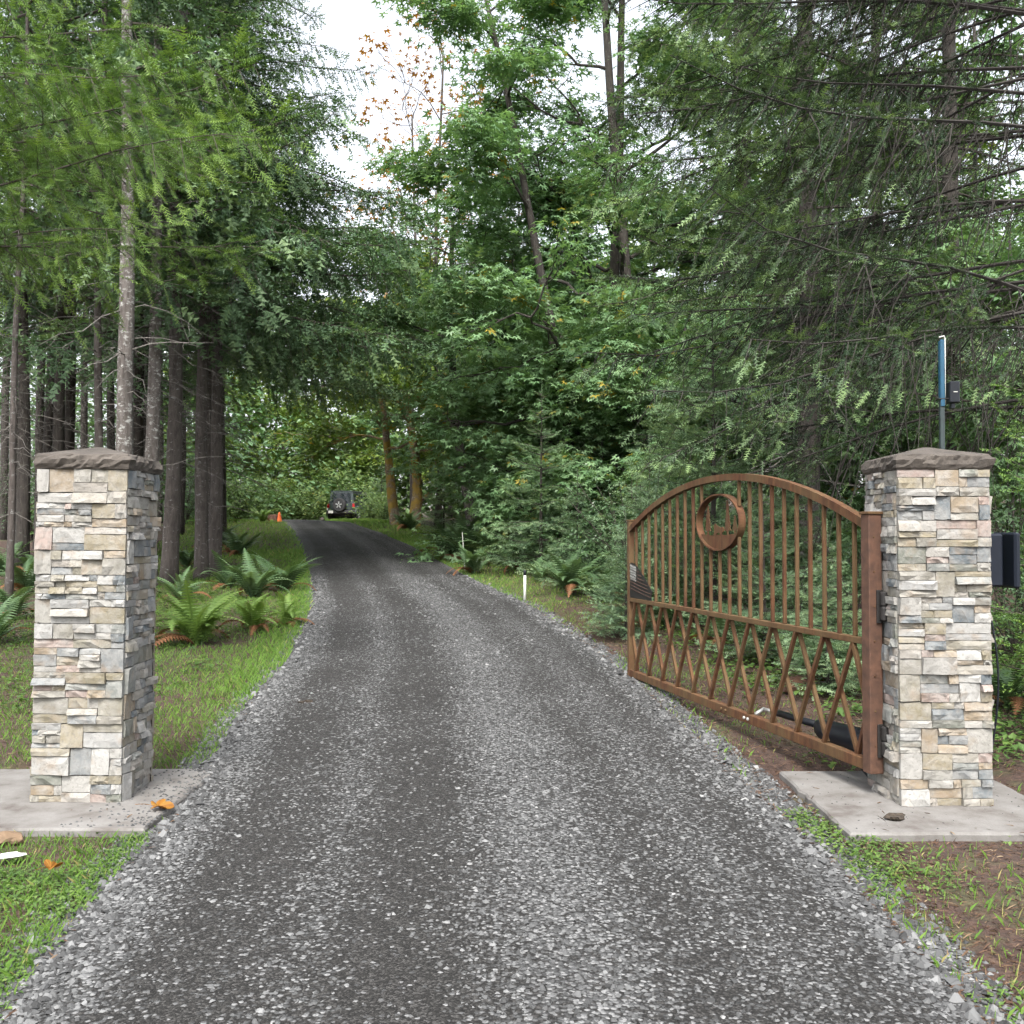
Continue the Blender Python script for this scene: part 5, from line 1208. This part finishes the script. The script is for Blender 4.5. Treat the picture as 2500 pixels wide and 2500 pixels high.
# clover and creeping weeds
def plant_tmpl(seed, nl=6):
    q = np.random.default_rng(seed); v, t = [], []
    for k in range(nl):
        az = k*2.4+q.normal(0, 0.3); r_ = q.uniform(0.25, 0.9); z = q.uniform(0.25, 0.8); c = np.array([cos(az)*r_, sin(az)*r_, z]); d = np.array([cos(az), sin(az), q.normal(-0.1, 0.3)]); s = np.cross(d, [0, 0, 1.0]); L = q.uniform(0.28, 0.5); b = len(v)
        v += [c, c+d*L*0.5+s*L*0.42+np.array([0, 0, 0.05]), c+d*L, c+d*L*0.5-s*L*0.42+np.array([0, 0, 0.05])]; t += [(b, b+1, b+2), (b, b+2, b+3)]
    return np.array(v), np.array(t)
PT = [plant_tmpl(k) for k in range(5)]
bf = Buf()
def weeds(X, Y, size, tint):
    for k in range(5):
        s = slice(k, None, 5); n = len(X[s]); az = rg.uniform(0, 6.28, n)
        v, t = inst(*PT[k], np.c_[X[s], Y[s], ground_z(X[s], Y[s])-0.004], np.c_[np.cos(az), np.sin(az), np.zeros(n)], np.c_[rg.normal(0, 0.12, (n, 2)), np.ones(n)], size[s]); bf.add(v, t, np.repeat(tint[s], len(PT[k][1])))
N = 5600; Y = rg.uniform(2.5, 5.5, N); X = edgeL(Y)-0.02-rg.random(N)*1.6; k = (~on_pad(X, Y)) & (rg.random(N) < np.clip((fbm(X*1.5, Y*1.5, 55)-0.30)*5, 0.05, 1)*np.where((Y > 4.7) & (X < -1.95), 0.12, 1)); X, Y = X[k], Y[k]
weeds(X, Y, rg.uniform(0.025, 0.055, len(X)), np.clip(rg.normal(0.55, 0.18, len(X)), 0, 1))
N = 4200; Y = rg.uniform(2.5, 5.8, N); X = edgeR(Y)+0.02+rg.random(N)*1.6; k = (~on_pad(X, Y)) & (rg.random(N) < np.clip((fbm(X*1.8, Y*1.8, 57)-0.54)*6, 0.02, 1)); X, Y = X[k], Y[k]
weeds(X, Y, rg.uniform(0.03, 0.065, len(X)), np.clip(rg.normal(0.6, 0.18, len(X)), 0, 1))
N = 6000; Y = rg.uniform(6.6, 16, N); X = edgeR(Y)+0.5+rg.random(N)*6; k = (~on_pad(X, Y)) & (rg.random(N) < np.clip((fbm(X*0.9, Y*0.9, 59)-0.33)*4, 0.04, 1)*np.clip((off_lane(X, Y)-0.5)/1.2, 0.05, 1)); X, Y = X[k], Y[k]
weeds(X, Y, rg.uniform(0.06, 0.18, len(X)), np.clip(rg.normal(0.5, 0.2, len(X)), 0, 1))
N = 5000; Y = rg.uniform(7, 24, N); X = edgeL(Y)-0.6-rg.random(N)*7; k = (~on_pad(X, Y)) & (rg.random(N) < np.clip((fbm(X*0.8, Y*0.8, 61)-0.36)*4, 0.04, 1)); X, Y = X[k], Y[k]
weeds(X, Y, rg.uniform(0.05, 0.16, len(X)), np.clip(rg.normal(0.35, 0.18, len(X)), 0, 1))
bf.build('weeds', M['weed'], label='low leafy weeds and clover growing on the verges', cat='weeds', kind='stuff')

# needle litter, straw and bits of bark
bf = Buf()
LIT = (np.array([[0, -0.06, 0], [0, 0.06, 0], [0.5, 0.05, 0.10], [1.0, 0, 0.02]]), np.array([[0, 1, 2], [0, 2, 3]]))
N = 46000; s_ = rg.random(N) < 0.74; Y = 2.5+14*rg.random(N)**1.6
X = np.where(s_, edgeR(Y)-0.03+rg.random(N)**1.2*3.2, edgeL(Y)+0.03-rg.random(N)*3.5)
k = (~on_pad(X, Y)) | (rg.random(N) < 0.03); X, Y = X[k], Y[k]; n = len(X); az = rg.uniform(0, 6.28, n)
Zg = np.where(on_pad(X, Y), 0.013, np.maximum(ground_z(X, Y), np.where(off_lane(X, Y) < 0, road_z(X, Y), -9)))
v, t = inst(*LIT, np.c_[X, Y, Zg+0.003], np.c_[np.cos(az), np.sin(az), rg.normal(0.05, 0.2, n)], np.c_[rg.normal(0, 0.3, (n, 2)), np.ones(n)], np.c_[rg.uniform(0.012, 0.065, n), rg.uniform(0.015, 0.07, n), rg.uniform(0.02, 0.06, n)])
bf.add(v, t, np.repeat(np.clip(rg.beta(1.6, 2.0, n), 0, 1), 2))
bf.build('leaf_litter', M['litter'], label='brown needle litter and straw on the bare verges', cat='litter', kind='stuff')
